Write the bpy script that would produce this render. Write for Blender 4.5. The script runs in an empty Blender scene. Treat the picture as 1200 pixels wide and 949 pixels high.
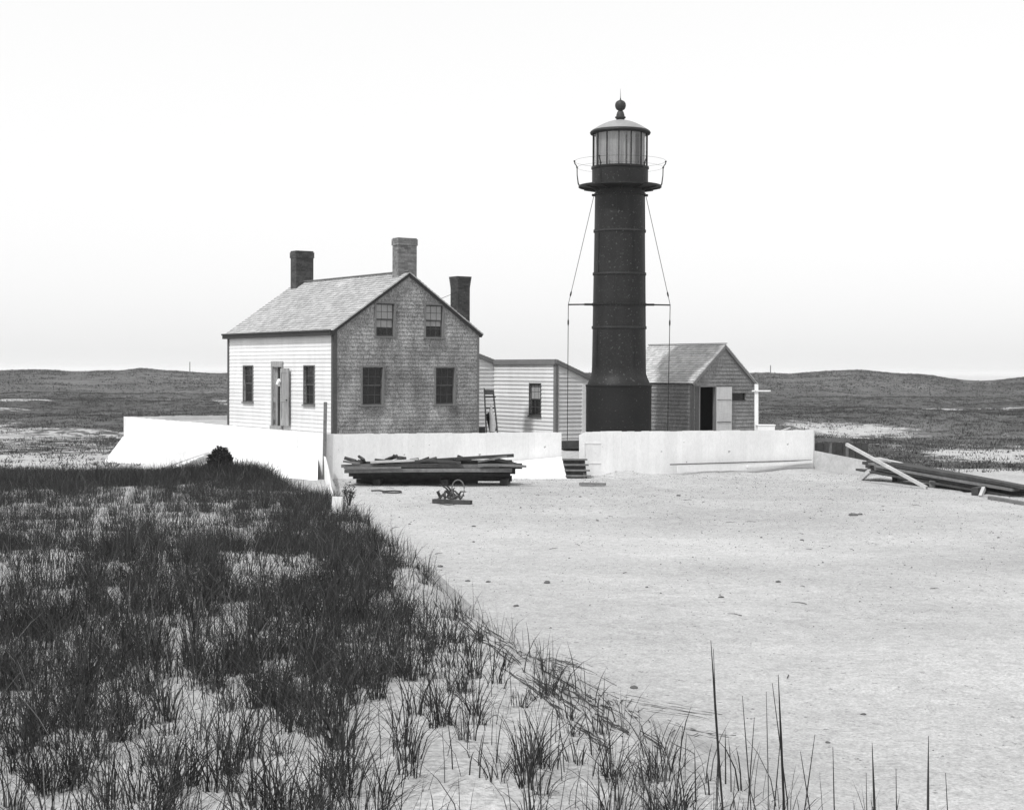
import bpy, bmesh, math, random
import numpy as np
from mathutils import Vector, Matrix

# ------------------------------------------------------------------ camera, sky, sun, exposure
scene = bpy.context.scene
col = scene.collection
R = math.radians
EYE = 2.10
FPX = 1850.0                       # focal length in photograph pixels (1200 wide)
PITCH, ROLL = 1.208, 0.27
cam_d = bpy.data.cameras.new('camera')
cam_d.sensor_width = 36.0
cam_d.lens = 36.0 * FPX / 1200.0
cam_d.clip_start = 0.05
cam_d.clip_end = 60000
cam = bpy.data.objects.new('camera', cam_d)
col.objects.link(cam)
cam_rot = Matrix.Rotation(R(90 - PITCH), 3, 'X') @ Matrix.Rotation(R(ROLL), 3, 'Z')
cam.matrix_world = Matrix.Translation((0, 0, EYE)) @ cam_rot.to_4x4()
scene.camera = cam

SUN_DIR = Vector((-0.66, -0.75, 0))            # horizontal direction towards the sun
SUN_DIR.normalize()
SUN_EL = 54.0
world = bpy.data.worlds.new('World')
scene.world = world
world.use_nodes = True
wn, wl = world.node_tree.nodes, world.node_tree.links
wn.clear()
sky = wn.new('ShaderNodeTexSky')
sky.sky_type = 'NISHITA'
sky.sun_disc = False
sky.sun_elevation = R(SUN_EL)
sky.sun_rotation = math.atan2(SUN_DIR.x, SUN_DIR.y)
sky.air_density = 1.0
sky.dust_density = 3.0
sky.ozone_density = 1.0
sep = wn.new('ShaderNodeRGBToBW')                # black-and-white plate: sky as one grey channel
veil = wn.new('ShaderNodeMath')                  # thin bright overcast veil over the whole sky
veil.operation = 'ADD'
veil.inputs[1].default_value = 14.3
bg = wn.new('ShaderNodeBackground')
bg.inputs['Strength'].default_value = 0.05
wo = wn.new('ShaderNodeOutputWorld')
wl.new(sky.outputs[0], sep.inputs[0])
wl.new(sep.outputs[0], veil.inputs[0])
wl.new(veil.outputs[0], bg.inputs[0])
wl.new(bg.outputs[0], wo.inputs[0])

sun_d = bpy.data.lights.new('sun', 'SUN')
sun_d.energy = 2.6
sun_d.angle = R(2.5)
sun_d.color = (1, 1, 1)
sun = bpy.data.objects.new('sun', sun_d)
col.objects.link(sun)
to_sun = Vector((SUN_DIR.x * math.cos(R(SUN_EL)), SUN_DIR.y * math.cos(R(SUN_EL)), math.sin(R(SUN_EL))))
sun.rotation_euler = to_sun.to_track_quat('Z', 'Y').to_euler()

vs = scene.view_settings
vs.view_transform = 'Standard'
vs.look = 'None'
vs.exposure = 0.2
vs.gamma = 1.0
vs.use_curve_mapping = False
scene.render.engine = 'CYCLES'
scene.cycles.max_bounces = 6
scene.cycles.volume_bounces = 2
scene.cycles.transparent_max_bounces = 12

rnd = random.Random(7)
rng = np.random.default_rng(11)


def ray(px, py):
    d = cam_rot @ Vector(((px - 600) / FPX, -(py - 474.5) / FPX, -1))
    return d


def at(px, py, Y):
    d = ray(px, py)
    return Vector((0, 0, EYE)) + d * (Y / d.y)


# ------------------------------------------------------------------ terrain function
_T = {}


def vnoise(x, y, seed=0):
    """value noise, numpy, range 0..1"""
    if seed not in _T:
        _T[seed] = np.random.default_rng(1000 + seed).random((256, 256))
    t = _T[seed]
    xi = np.floor(x).astype(int)
    yi = np.floor(y).astype(int)
    fx = x - xi
    fy = y - yi
    fx = fx * fx * (3 - 2 * fx)
    fy = fy * fy * (3 - 2 * fy)
    a = t[yi % 256, xi % 256]
    b = t[yi % 256, (xi + 1) % 256]
    c = t[(yi + 1) % 256, xi % 256]
    d = t[(yi + 1) % 256, (xi + 1) % 256]
    return (a * (1 - fx) + b * fx) * (1 - fy) + (c * (1 - fx) + d * fx) * fy


def fbm(x, y, seed=0, oct=4):
    s = 0
    a = 0.5
    n = 0
    for i in range(oct):
        s = s + a * vnoise(x * 2 ** i + 17.3 * i, y * 2 ** i - 9.1 * i, seed + i)
        n += a
        a *= 0.5
    return s / n


def sstep(a, b, x):
    t = np.clip((x - a) / (b - a), 0, 1)
    return t * t * (3 - 2 * t)


TOE_Y = np.array([-10, 5, 9, 12, 14.8, 18.4, 23.6, 30, 36, 42, 50, 60])
TOE_X = np.array([8.0, 5.2, 4.2, 3.1, 2.1, .55, -1.0, -2.6, -4.0, -5.2, -6.2, -8])
CR_Y = np.array([-10, 4, 6.2, 6.85, 7.8, 9.4, 11.1, 12.9, 15.3, 18.5, 21, 25.5, 29.3, 34, 38, 46, 60])
CR_X = np.array([2.0, 1.6, .84, .59, .34, .10, -.24, -.56, -.83, -1.3, -1.8, -2.55, -3.3, -4.6, -6.2, -10, -14])
TOP_Y = np.array([-10, 4, 6, 10, 20, 30, 38, 44, 50, 54])
TOP_Z = np.array([.6, .50, .43, .30, -.02, -.36, -.60, -1.02, -1.36, -1.5])


def ground_h(x, y):
    x = np.asarray(x, float)
    y = np.asarray(y, float)
    flat = -1.36 + (fbm(x / 6, y / 6, 3, 3) - .5) * .14 + (fbm(x / 1.3, y / 1.3, 8, 3) - .5) * .05 - .035 * sstep(.66, .80, vnoise(x / .42, y / .5, 12)) * sstep(.45, .6, fbm(x / 5, y / 7, 14, 2))
    mound = (fbm(x / 16, y / 22, 5, 4) - .42) * 2.0 * sstep(62, 110, y)
    plain = flat + mound - .25 * sstep(60, 100, y)
    # far hills: a ridge about 500 m off, crest heights following what stands over the sea horizon
    hp = np.array([-1500, -600, 0, 25, 45, 65, 90, 115, 145, 165, 185, 215, 250, 330, 600, 860, 900, 925, 965, 1010, 1045, 1090, 1115, 1135, 1160, 1180, 1200, 1400, 2600])
    hx = (hp - 600) / 1850 * 500
    hz = np.array([2, 1.6, 1.6, 1.9, 1.95, 1.8, 1.1, 1.6, 1.7, 2.5, 2.0, 1.5, .95, 1.2, 1.6, 1.7, 1.94, 1.6, 2.5, 2.97, 2.15, 1.5, .5, -.45, -.3, .4, 1.1, 1.8, 2])
    # crest table is for y = 500
    hh = np.interp(x * 500 / np.maximum(y, 60), hx, hz) + (fbm(x / 14, y / 30, 21, 3) - .5) * .45
    k = sstep(230, 470, y) * (1 - sstep(520, 760, y))
    plain = plain * (1 - k) + (hh) * k - 2.2 * sstep(600, 800, y)
    # right side strip beyond the yard a bit lower and lumpy
    zt = np.interp(y, TOP_Y, TOP_Z) + (fbm(x / 3.2, y / 3.2, 31, 4) - .5) * .26 + (fbm(x / .7, y / .7, 41, 3) - .5) * .06
    xt = np.interp(y, TOE_Y, TOE_X) + (fbm(x / 1.2, y / 2.0, 51, 3) - .5) * 1.3
    xc = np.interp(y, CR_Y, CR_X) + (fbm(x * 0, y / 1.6, 55, 3) - .5) * .5
    t = np.clip((xt - x) / np.maximum(xt - xc, .3), 0, 1)
    w = t ** 1.45
    w = np.where(t >= 1, 1, w)
    slump = np.sin(np.clip(w, 0, 1) * np.pi) * (y < 34) * (y > 4)
    left = 1 - .25 * sstep(14, 40, -x)
    back = 1 - sstep(50, 56, y)
    zt = zt + .20 * np.exp(-((x + 6.6) / 2.0) ** 2 - ((y - 38) / 4.0) ** 2) - .10 * np.exp(-((x + 12.5) / 2.5) ** 2 - ((y - 38) / 5.0) ** 2)
    d = (zt - flat)
    z = np.where(y < 56, plain + np.maximum(d, 0) * w * back * left, plain) + fence_drift(x, y)
    z = z + slump * ((fbm((x + y * .35) / .45, y / 1.8, 121, 3) - .5) * .26 + (fbm(x / .2, y / .5, 131, 2) - .5) * .05)
    return z


def fence_drift(x, y):
    # low uneven drift where sand has blown against the front boards
    s_ = (x + 5.92) * .949 + (y - 50.0) * .316
    d_ = -((x + 5.92) * -.316 + (y - 50.0) * .949)
    a = .16 * sstep(.25, .8, vnoise(s_ / 1.7, s_ * 0 + 3, 151)) * (s_ > 0) * (s_ < 17.6) * (1 - sstep(7.2, 7.8, s_) * (1 - sstep(9.2, 9.8, s_)))
    return a * np.exp(-np.maximum(d_, 0) / .45) * (d_ > -.5)


def gz(x, y):
    return float(ground_h(np.array([x]), np.array([y]))[0])


def hit(px, py, y0=3.0, y1=400.0):
    d = ray(px, py)
    Y = y0 * (y1 / y0) ** np.linspace(0, 1, 420)
    for _ in range(2):
        k = Y / d.y
        P = d.x * k
        Z = EYE + d.z * k
        below = Z < ground_h(P, Y)
        n = int(np.argmax(below)) if below.any() else len(Y) - 1
        Y = np.linspace(Y[max(n - 1, 0)], Y[n], 40)
    y = float(Y[0])
    k = y / d.y
    return Vector((d.x * k, y, gz(d.x * k, y)))


# ------------------------------------------------------------------ materials (all neutral: the picture is a black-and-white plate)
def new_mat(name):
    m = bpy.data.materials.new(name)
    m.use_nodes = True
    nt = m.node_tree
    nt.nodes.clear()
    out = nt.nodes.new('ShaderNodeOutputMaterial')
    b = nt.nodes.new('ShaderNodeBsdfPrincipled')
    nt.links.new(b.outputs[0], out.inputs[0])
    b.inputs['Specular IOR Level'].default_value = .3
    return m, nt, b


def val(nt, v):
    n = nt.nodes.new('ShaderNodeValue')
    n.outputs[0].default_value = v
    return n.outputs[0]


def mth(nt, op, a, b=None, clamp=False):
    n = nt.nodes.new('ShaderNodeMath')
    n.operation = op
    n.use_clamp = clamp
    for i, v in enumerate((a, b)):
        if v is None:
            continue
        if isinstance(v, (int, float)):
            n.inputs[i].default_value = v
        else:
            nt.links.new(v, n.inputs[i])
    return n.outputs[0]


def noise(nt, scale, detail=4, rough=.55, stretch=(1, 1, 1), loc=(0, 0, 0)):
    tc = nt.nodes.new('ShaderNodeTexCoord')
    mp = nt.nodes.new('ShaderNodeMapping')
    mp.inputs['Scale'].default_value = stretch
    mp.inputs['Location'].default_value = loc
    n = nt.nodes.new('ShaderNodeTexNoise')
    n.inputs['Scale'].default_value = scale
    n.inputs['Detail'].default_value = detail
    n.inputs['Roughness'].default_value = rough
    nt.links.new(tc.outputs['Object'], mp.inputs[0])
    nt.links.new(mp.outputs[0], n.inputs['Vector'])
    return n.outputs['Fac']


def remap(nt, s, a, b, c, d):
    n = nt.nodes.new('ShaderNodeMapRange')
    n.inputs['From Min'].default_value = a
    n.inputs['From Max'].default_value = b
    n.inputs['To Min'].default_value = c
    n.inputs['To Max'].default_value = d
    nt.links.new(s, n.inputs['Value'])
    return n.outputs[0]


def attr(nt, name):
    n = nt.nodes.new('ShaderNodeAttribute')
    n.attribute_name = name
    return n.outputs['Fac']


def bump(nt, b, s, strength, dist):
    n = nt.nodes.new('ShaderNodeBump')
    n.inputs['Strength'].default_value = strength
    n.inputs['Distance'].default_value = dist
    nt.links.new(s, n.inputs['Height'])
    nt.links.new(n.outputs[0], b.inputs['Normal'])
    return n


def surf(name, base, rough=.8, big=(1.0, .25), fine=(30, .25), stretch=(1, 1, 1), tone=0.0,
         spots=None, bumpd=.004, metallic=0, drip=None):
    """mottled grey surface: large stains, fine grain, optional per-piece tone and light or dark specks"""
    m, nt, b = new_mat(name)
    v = remap(nt, noise(nt, big[0], 5, .6), .25, .75, 1 - big[1], 1 + big[1])
    f = noise(nt, fine[0], 5, .7, stretch)
    v = mth(nt, 'MULTIPLY', v, remap(nt, f, .25, .75, 1 - fine[1], 1 + fine[1]))
    if drip:
        dn = noise(nt, drip[0], 3, .6, (1, 1, .12))
        v = mth(nt, 'MULTIPLY', v, remap(nt, dn, .3, .7, 1 - drip[1], 1 + drip[1]))
    if tone:
        v = mth(nt, 'MULTIPLY', v, mth(nt, 'ADD', 1 - tone, mth(nt, 'MULTIPLY', attr(nt, 'tone'), 2 * tone)))
    v = mth(nt, 'MULTIPLY', v, base)
    if spots:
        sn = noise(nt, spots[0], 2, .5, (1, 1, 1), (3, 5, 7))
        mk = remap(nt, sn, spots[1], spots[1] + .03, 0, 1)
        mk = mth(nt, 'MINIMUM', mth(nt, 'MAXIMUM', mk, 0), 1)
        v = mth(nt, 'ADD', mth(nt, 'MULTIPLY', v, mth(nt, 'SUBTRACT', 1, mk)), mth(nt, 'MULTIPLY', mk, spots[2]))
    v = mth(nt, 'MAXIMUM', mth(nt, 'MINIMUM', v, .85), .004)
    nt.links.new(v, b.inputs['Base Color'])
    b.inputs['Roughness'].default_value = rough
    b.inputs['Metallic'].default_value = metallic
    if bumpd:
        bump(nt, b, f, .6, bumpd)
    return m


M = {}
M['white_clap'] = surf('white_clapboard_paint', .63, .7, (.9, .07), (14, .10), (1, 1, 4), tone=.07, drip=(3, .05))
M['white_board'] = surf('white_painted_board', .74, .7, (.6, .10), (16, .08), (1, 1, .5), tone=.03, drip=(3, .04), spots=(7, .735, .35))
M['shingle_wall'] = surf('weathered_wall_shingle', .235, .9, (.8, .6), (30, .95), (1, 1, .6), tone=.11, drip=(3, .16))
M['shingle_shed'] = surf('weathered_shed_shingle', .20, .9, (.8, .25), (26, .45), (1, 1, .6), tone=.10)
M['shingle_roof'] = surf('weathered_roof_shingle', .36, .9, (.6, .14), (24, .30), (1, 1, 1), tone=.20)
M['roof_shed'] = surf('weathered_shed_roof_shingle', .42, .9, (.6, .12), (24, .25), (1, 1, 1), tone=.20)
M['grey_trim'] = surf('grey_trim_paint', .16, .75, (1, .15), (25, .25))
M['dark_trim'] = surf('dark_trim_paint', .028, .7, (1, .2), (25, .3))
M['door_wood'] = surf('bare_door_wood', .26, .8, (1.5, .2), (12, .4), (1, 1, .15))
M['pale_door'] = surf('pale_door_wood', .50, .8, (1.5, .1), (12, .15), (1, 1, .15))
M['brick_dark'] = surf('sooty_brick', .055, .9, (2, .3), (18, .4), tone=.3, spots=(26, .68, .2))
M['brick_light'] = surf('weathered_brick', .17, .9, (2, .2), (18, .35), tone=.3)
M['iron'] = surf('black_iron_paint', .0095, .55, (1.2, .5), (20, .8), spots=(15, .655, .07), drip=(2.2, .4))
M['iron_dull'] = surf('dull_black_iron', .007, .7, (1.2, .5), (20, .6), spots=(15, .675, .06))
M['iron_edge'] = surf('worn_iron_edge', .03, .6, (3, .3), (16, .3))
M['dome'] = surf('grey_dome_metal', .26, .5, (2, .15), (12, .15))
M['wood_dark'] = surf('dark_wet_timber', .045, .85, (2, .35), (10, .45), (1, 1, 1))  # dark timber; on the filler boards this tone stands for shade
M['wood_mid'] = surf('grey_timber', .14, .85, (2, .25), (10, .35), (1, 1, 1))
M['wood_pale'] = surf('pale_timber', .42, .85, (2, .15), (10, .2), (1, 1, 1))
M['old_white'] = surf('worn_white_paint', .56, .8, (1, .12), (14, .2), (1, 1, .5), tone=.05)
M['cloth'] = surf('white_cloth', .75, .9, (3, .08), (30, .05))
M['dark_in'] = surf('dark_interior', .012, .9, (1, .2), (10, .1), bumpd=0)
M['curtain'] = surf('lantern_curtain', .27, .9, (2, .12), (24, .25), (1, 1, .2))
M['blind'] = surf('window_blind', .30, .9, (2, .12), (30, .2))
M['lead'] = surf('grey_sash_paint', .07, .7, (2, .1), (20, .2))
M['stone'] = surf('dark_stone', .10, .9, (6, .3), (40, .3))
M['root'] = surf('dead_root', .05, .9, (3, .3), (30, .3))

m, nt, b = new_mat('window_glass')
b.inputs['Base Color'].default_value = (.012, .012, .012, 1)
b.inputs['Roughness'].default_value = .12
bump(nt, b, noise(nt, 2.5, 2), .25, .02)
M['glass'] = m

m, nt, b = new_mat('lantern_glass')
out = [n for n in nt.nodes if n.type == 'OUTPUT_MATERIAL'][0]
tr = nt.nodes.new('ShaderNodeBsdfTransparent')
tr.inputs[0].default_value = (.86, .86, .86, 1)
gl = nt.nodes.new('ShaderNodeBsdfGlossy')
gl.inputs['Roughness'].default_value = .08
mx = nt.nodes.new('ShaderNodeMixShader')
mx.inputs[0].default_value = .12
nt.links.new(tr.outputs[0], mx.inputs[1])
nt.links.new(gl.outputs[0], mx.inputs[2])
nt.links.new(mx.outputs[0], out.inputs[0])
M['lantern_glass'] = m


def grass_mat(name, base, var):
    m, nt, b = new_mat(name)
    t = attr(nt, 'tone')
    v = mth(nt, 'MULTIPLY', base, mth(nt, 'ADD', 1 - var, mth(nt, 'MULTIPLY', t, 2 * var)))
    v = mth(nt, 'ADD', v, mth(nt, 'MULTIPLY', mth(nt, 'MAXIMUM', mth(nt, 'SUBTRACT', t, .8), 0), .45))  # palest blades lifted further: glints painted into the blade colour
    nt.links.new(v, b.inputs['Base Color'])
    b.inputs['Roughness'].default_value = .7
    b.inputs['Specular IOR Level'].default_value = .25
    return m


M['grass'] = grass_mat('marram_grass_blade', .026, .7)
M['heath'] = grass_mat('heath_tuft', .040, .6)
M['far_heath'] = grass_mat('far_scrub', .065, .35)
M['bush'] = grass_mat('dark_bush_leaf', .012, .6)

# ground: sand with vegetation cover
m, nt, b = new_mat('sand_and_heath')
veg = attr(nt, 'veg')
n1 = noise(nt, .09, 6, .65, (1, .55, 1))
n2 = noise(nt, 1.1, 6, .7)
n3 = noise(nt, 30, 4, .7)
mk = mth(nt, 'ADD', veg, mth(nt, 'MULTIPLY', mth(nt, 'SUBTRACT', n1, .5), .9))
mk = mth(nt, 'ADD', mk, mth(nt, 'MULTIPLY', mth(nt, 'SUBTRACT', n2, .5), 1.5))
mk = remap(nt, mk, .38, .52, 0, 1)
mk = mth(nt, 'MINIMUM', mth(nt, 'MAXIMUM', mk, 0), 1)
sand = mth(nt, 'MULTIPLY', .425, remap(nt, n2, .3, .7, .93, 1.06))
sand = mth(nt, 'MULTIPLY', sand, remap(nt, noise(nt, .35, 4), .3, .7, .93, 1.07))
sand = mth(nt, 'MULTIPLY', sand, remap(nt, n3, .3, .7, .66, 1.28))
sand = mth(nt, 'MULTIPLY', sand, remap(nt, noise(nt, 7, 5, .75), .3, .7, .80, 1.18))
sand = mth(nt, 'MULTIPLY', sand, remap(nt, noise(nt, .10, 4, .6, (1, 1.6, 1), (7, 3, 0)), .35, .65, .84, 1.10))
sp = remap(nt, noise(nt, 9, 3, .6, (1, 1, 1), (4, 2, 0)), .655, .70, 1, .45)
sp = mth(nt, 'MAXIMUM', mth(nt, 'MINIMUM', sp, 1), .45)
sand = mth(nt, 'MULTIPLY', sand, sp)
vg = mth(nt, 'MULTIPLY', .072, remap(nt, noise(nt, .7, 6, .75), .3, .7, .35, 1.6))
vg = mth(nt, 'MULTIPLY', vg, remap(nt, noise(nt, .12, 5, .7, (1, .4, 1)), .35, .65, .65, 1.35))
vg = mth(nt, 'MULTIPLY', vg, remap(nt, noise(nt, .02, 3, .6, (1, .5, 1)), .3, .7, .6, 1.4))
mix = mth(nt, 'ADD', mth(nt, 'MULTIPLY', sand, mth(nt, 'SUBTRACT', 1, mk)), mth(nt, 'MULTIPLY', vg, mk))
nt.links.new(mix, b.inputs['Base Color'])
b.inputs['Roughness'].default_value = .95
hgt = mth(nt, 'ADD', mth(nt, 'MULTIPLY', n3, .35), mth(nt, 'ADD', n2, mth(nt, 'MULTIPLY', noise(nt, 6, 4, .6, (1, 2.4, 1)), .55)))
bump(nt, b, hgt, .9, .065)
M['ground'] = m

m, nt, b = new_mat('sea_water')
b.inputs['Base Color'].default_value = (.40, .40, .40, 1)
b.inputs['Roughness'].default_value = .35
bump(nt, b, noise(nt, .05, 4), .3, .5)
M['sea'] = m


# ------------------------------------------------------------------ mesh helpers
class MB:
    def __init__(s):
        s.v, s.f, s.t = [], [], []

    def add(s, vs_, fs, tone=None):
        o = len(s.v)
        s.v += [tuple(p) for p in vs_]
        tn = rnd.random() if tone is None else tone
        for f in fs:
            s.f.append(tuple(i + o for i in f))
            s.t.append(tn)

    def hexa(s, p, tone=None):
        s.add(p, [(0, 3, 2, 1), (4, 5, 6, 7), (0, 1, 5, 4), (1, 2, 6, 5), (2, 3, 7, 6), (3, 0, 4, 7)], tone)

    def box(s, a, b, tone=None):
        x0, y0, z0 = a
        x1, y1, z1 = b
        s.hexa([(x0, y0, z0), (x1, y0, z0), (x1, y1, z0), (x0, y1, z0), (x0, y0, z1), (x1, y0, z1), (x1, y1, z1), (x0, y1, z1)], tone)

    def fbox(s, fr, s0, s1, z0, z1, n0, n1, tone=None):
        s.hexa([fr(s0, z0, n0), fr(s1, z0, n0), fr(s1, z0, n1), fr(s0, z0, n1), fr(s0, z1, n0), fr(s1, z1, n0), fr(s1, z1, n1), fr(s0, z1, n1)], tone)

    def beam(s, p, q, w, h, up=(0, 0, 1), tone=None, warp=0):
        p, q = Vector(p), Vector(q)
        d = (q - p).normalized()
        a = d.cross(Vector(up))
        if a.length < 1e-3:
            a = d.cross(Vector((1, 0, 0)))
        a.normalize()
        c = a.cross(d).normalized()
        n = 5 if warp else 1
        rings = []
        for i in range(n + 1):
            m_ = p.lerp(q, i / n) + c * (warp * math.sin(i / n * math.pi)) + a * (warp * .5 * math.sin(i / n * 5))
            rings.append([m_ - a * w / 2 - c * h / 2, m_ + a * w / 2 - c * h / 2, m_ + a * w / 2 + c * h / 2, m_ - a * w / 2 + c * h / 2])
        vs_ = [x for r_ in rings for x in r_]
        fs = [(3, 2, 1, 0), tuple(4 * n + k for k in range(4))]
        for i in range(n):
            for k in range(4):
                fs.append((4 * i + k, 4 * i + (k + 1) % 4, 4 * i + 4 + (k + 1) % 4, 4 * i + 4 + k))
        s.add(vs_, fs, tone)

    def tube(s, pts, r, seg=8, tone=None, cap=True):
        pts = [Vector(p) for p in pts]
        rs = r if isinstance(r, (list, tuple)) else [r] * len(pts)
        vs_, fs = [], []
        pa = None
        for i, p in enumerate(pts):
            d = (pts[min(i + 1, len(pts) - 1)] - pts[max(i - 1, 0)]).normalized()
            if pa is None:
                a = d.cross(Vector((0, 0, 1)))
                if a.length < .05:
                    a = d.cross(Vector((1, 0, 0)))
            else:
                a = pa - d * pa.dot(d)
            a.normalize()
            pa = a
            c = d.cross(a)
            for k in range(seg):
                t = 2 * math.pi * k / seg
                vs_.append(p + (a * math.cos(t) + c * math.sin(t)) * rs[i])
        for i in range(len(pts) - 1):
            for k in range(seg):
                fs.append((i * seg + k, i * seg + (k + 1) % seg, (i + 1) * seg + (k + 1) % seg, (i + 1) * seg + k))
        if cap:
            fs.append(tuple(range(seg))[::-1])
            fs.append(tuple((len(pts) - 1) * seg + k for k in range(seg)))
        s.add(vs_, fs, tone)

    def lathe(s, prof, seg=48, c=(0, 0), a0=0, a1=2 * math.pi, tone=None):
        full = abs(a1 - a0 - 2 * math.pi) < 1e-6
        n = seg if full else seg + 1
        vs_, fs = [], []
        for r_, z in prof:
            for k in range(n):
                t = a0 + (a1 - a0) * k / seg
                vs_.append((c[0] + r_ * math.cos(t), c[1] + r_ * math.sin(t), z))
        for i in range(len(prof) - 1):
            for k in range(seg):
                k2 = (k + 1) % n
                fs.append((i * n + k, i * n + k2, (i + 1) * n + k2, (i + 1) * n + k))
        s.add(vs_, fs, tone)

    def build(s, name, mat, parent=None, origin=None, smooth=False, fix=True):
        me = bpy.data.meshes.new(name)
        o = Vector(origin) if origin is not None else Vector((0, 0, 0))
        me.from_pydata([(x - o.x, y - o.y, z - o.z) for x, y, z in s.v], [], s.f)
        at_ = me.attributes.new('tone', 'FLOAT', 'FACE')
        at_.data.foreach_set('value', s.t)
        if fix:
            bm = bmesh.new()
            bm.from_mesh(me)
            bmesh.ops.recalc_face_normals(bm, faces=bm.faces)
            bm.to_mesh(me)
            bm.free()
        if smooth:
            me.polygons.foreach_set('use_smooth', [True] * len(me.polygons))
            me.set_sharp_from_angle(angle=R(35))
        me.materials.append(M[mat] if isinstance(mat, str) else mat)
        ob = bpy.data.objects.new(name, me)
        ob.location = o
        col.objects.link(ob)
        if parent:
            ob.parent = parent
        return ob


def tag(o, label=None, cat=None, group=None, kind=None):
    if label:
        o['label'] = label
    if cat:
        o['category'] = cat
    if group:
        o['group'] = group
    if kind:
        o['kind'] = kind
    return o


def empty(name, loc, rz=0, label=None, cat=None, group=None):
    o = bpy.data.objects.new(name, None)
    o.empty_display_size = .2
    o.location = loc
    o.rotation_euler = (0, 0, rz)
    col.objects.link(o)
    return tag(o, label, cat, group)


def frame(o, sd, nd):
    o, sd, nd = Vector(o), Vector(sd), Vector(nd)
    return lambda s, z, n: o + sd * s + nd * n + Vector((0, 0, z))


def slope_frame(o, sd, td, nd):
    o, sd, td, nd = Vector(o), Vector(sd), Vector(td), Vector(nd)
    return lambda s, t, n: o + sd * s + td * t + nd * n


def courses(mb, fr, ext, z0, z1, step, openings=(), thick=(.006, .024), back=.12, pieces=None, jitter=0.0):
    """overlapping boards or shingles between z0 and z1; ext(z)->(s0,s1); openings = (s0,s1,z0,z1)"""
    z = z0
    row = 0
    while z < z1 - 1e-4:
        zt = min(z + step, z1)
        cuts = sorted({z, zt} | {c for o in openings for c in (o[2], o[3]) if z < c < zt})
        tone_row = rnd.random()
        if pieces:
            a, b_ = ext(z)
            br = []
            x = a - rnd.random() * pieces
            while x < b_:
                br.append(x)
                x += pieces * rnd.uniform(.55, 1.5)
        for ca, cb in zip(cuts, cuts[1:]):
            ea, eb = ext(ca), ext(cb)
            segs = [(0.0, 1.0)]
            zm = (ca + cb) / 2
            spans = [(min(ea[0], eb[0]), max(ea[1], eb[1]))]
            for o in openings:
                if o[2] < zm < o[3]:
                    ns = []
                    for p, q in spans:
                        if o[1] <= p or o[0] >= q:
                            ns.append((p, q))
                        else:
                            if o[0] > p:
                                ns.append((p, o[0]))
                            if o[1] < q:
                                ns.append((o[1], q))
                    spans = ns

            def th(zz):
                k = (zz - z) / step
                return thick[1] * (1 - k) + thick[0] * k
            for p, q in spans:
                lst = [(p, q)]
                if pieces:
                    bb = [p] + [x for x in br if p < x < q] + [q]
                    lst = list(zip(bb, bb[1:]))
                for (i0, i1) in lst:
                    b0, b1 = max(i0, ea[0]), min(i1, ea[1])
                    t0, t1 = max(i0, eb[0]), min(i1, eb[1])
                    if b1 - b0 < 1e-4:
                        continue
                    if t1 < t0:
                        t0 = t1 = (max(min(t0, eb[1]), eb[0]) + max(min(t1, eb[1]), eb[0])) / 2
                    g = .0025 if pieces else 0
                    j = rnd.uniform(-jitter, jitter)
                    jt = rnd.uniform(0, jitter) if pieces else 0
                    ta, tb = th(ca) + j * .3, th(cb) + j * .3
                    mb.hexa([fr(b0 + g, ca - jt, -back), fr(b1 - g, ca - jt, -back), fr(b1 - g, ca - jt, ta), fr(b0 + g, ca - jt, ta),
                             fr(t0 + g, cb, -back), fr(t1 - g, cb, -back), fr(t1 - g, cb, tb), fr(t0 + g, cb, tb)],
                            rnd.random() if pieces else tone_row)
        z = zt
        row += 1


def window(parent, fr, s0, s1, z0, z1, trim='grey_trim', rows=2, cols_=3, blind=0.0, casing=.07, name='window'):
    mb = MB()
    c = casing
    mb.fbox(fr, s0 - c, s0, z0, z1 + c, -.10, .045)
    mb.fbox(fr, s1, s1 + c, z0, z1 + c, -.10, .045)
    mb.fbox(fr, s0, s1, z1, z1 + c, -.10, .05)
    mb.fbox(fr, s0 - c - .03, s1 + c + .03, z0 - .055, z0, -.10, .085)
    w = mb.build('window', trim, parent)
    zm = (z0 + z1) / 2
    sh = MB()
    for (a, b_, n) in ((zm, z1, -.035), (z0, zm + .03, -.062)):
        sh.fbox(fr, s0, s0 + .04, a, b_, n - .022, n)
        sh.fbox(fr, s1 - .04, s1, a, b_, n - .022, n)
        sh.fbox(fr, s0 + .04, s1 - .04, a, a + .045, n - .022, n)
        sh.fbox(fr, s0 + .04, s1 - .04, b_ - .04, b_, n - .022, n)
        for i in range(1, cols_):
            x = s0 + (s1 - s0) * i / cols_
            sh.fbox(fr, x - .009, x + .009, a + .045, b_ - .04, n - .018, n - .003)
        for i in range(1, rows):
            z = a + (b_ - a) * i / rows
            sh.fbox(fr, s0 + .04, s1 - .04, z - .009, z + .009, n - .017, n - .004)
    sh.build('sash', 'lead', w)
    pn = MB()
    pn.fbox(fr, s0 + .002, s1 - .002, z0 + .002, zm, -.078, -.073)
    pn.fbox(fr, s0 + .002, s1 - .002, zm, z1 - .002, -.051, -.046)
    if blind > 0:
        # blind drawn down inside, right against the upper glass
        bl = MB()
        zb = z1 - (z1 - z0) * blind
        bl.fbox(fr, s0 + .045, s1 - .045, max(zb, zm + .003), z1 - .045, -.045, -.042)
        if zb < zm:
            bl.fbox(fr, s0 + .045, s1 - .045, zb, zm - .003, -.072, -.069)
        bl.build('blind', 'blind', w)
    pn.build('pane', 'glass', w)
    return w


# ------------------------------------------------------------------ ground sheet, sea
def axis(parts):
    out = []
    for a, b_, s in parts:
        n = max(1, int(round((b_ - a) / s)))
        out += list(np.linspace(a, b_, n, endpoint=False))
    return out


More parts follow.
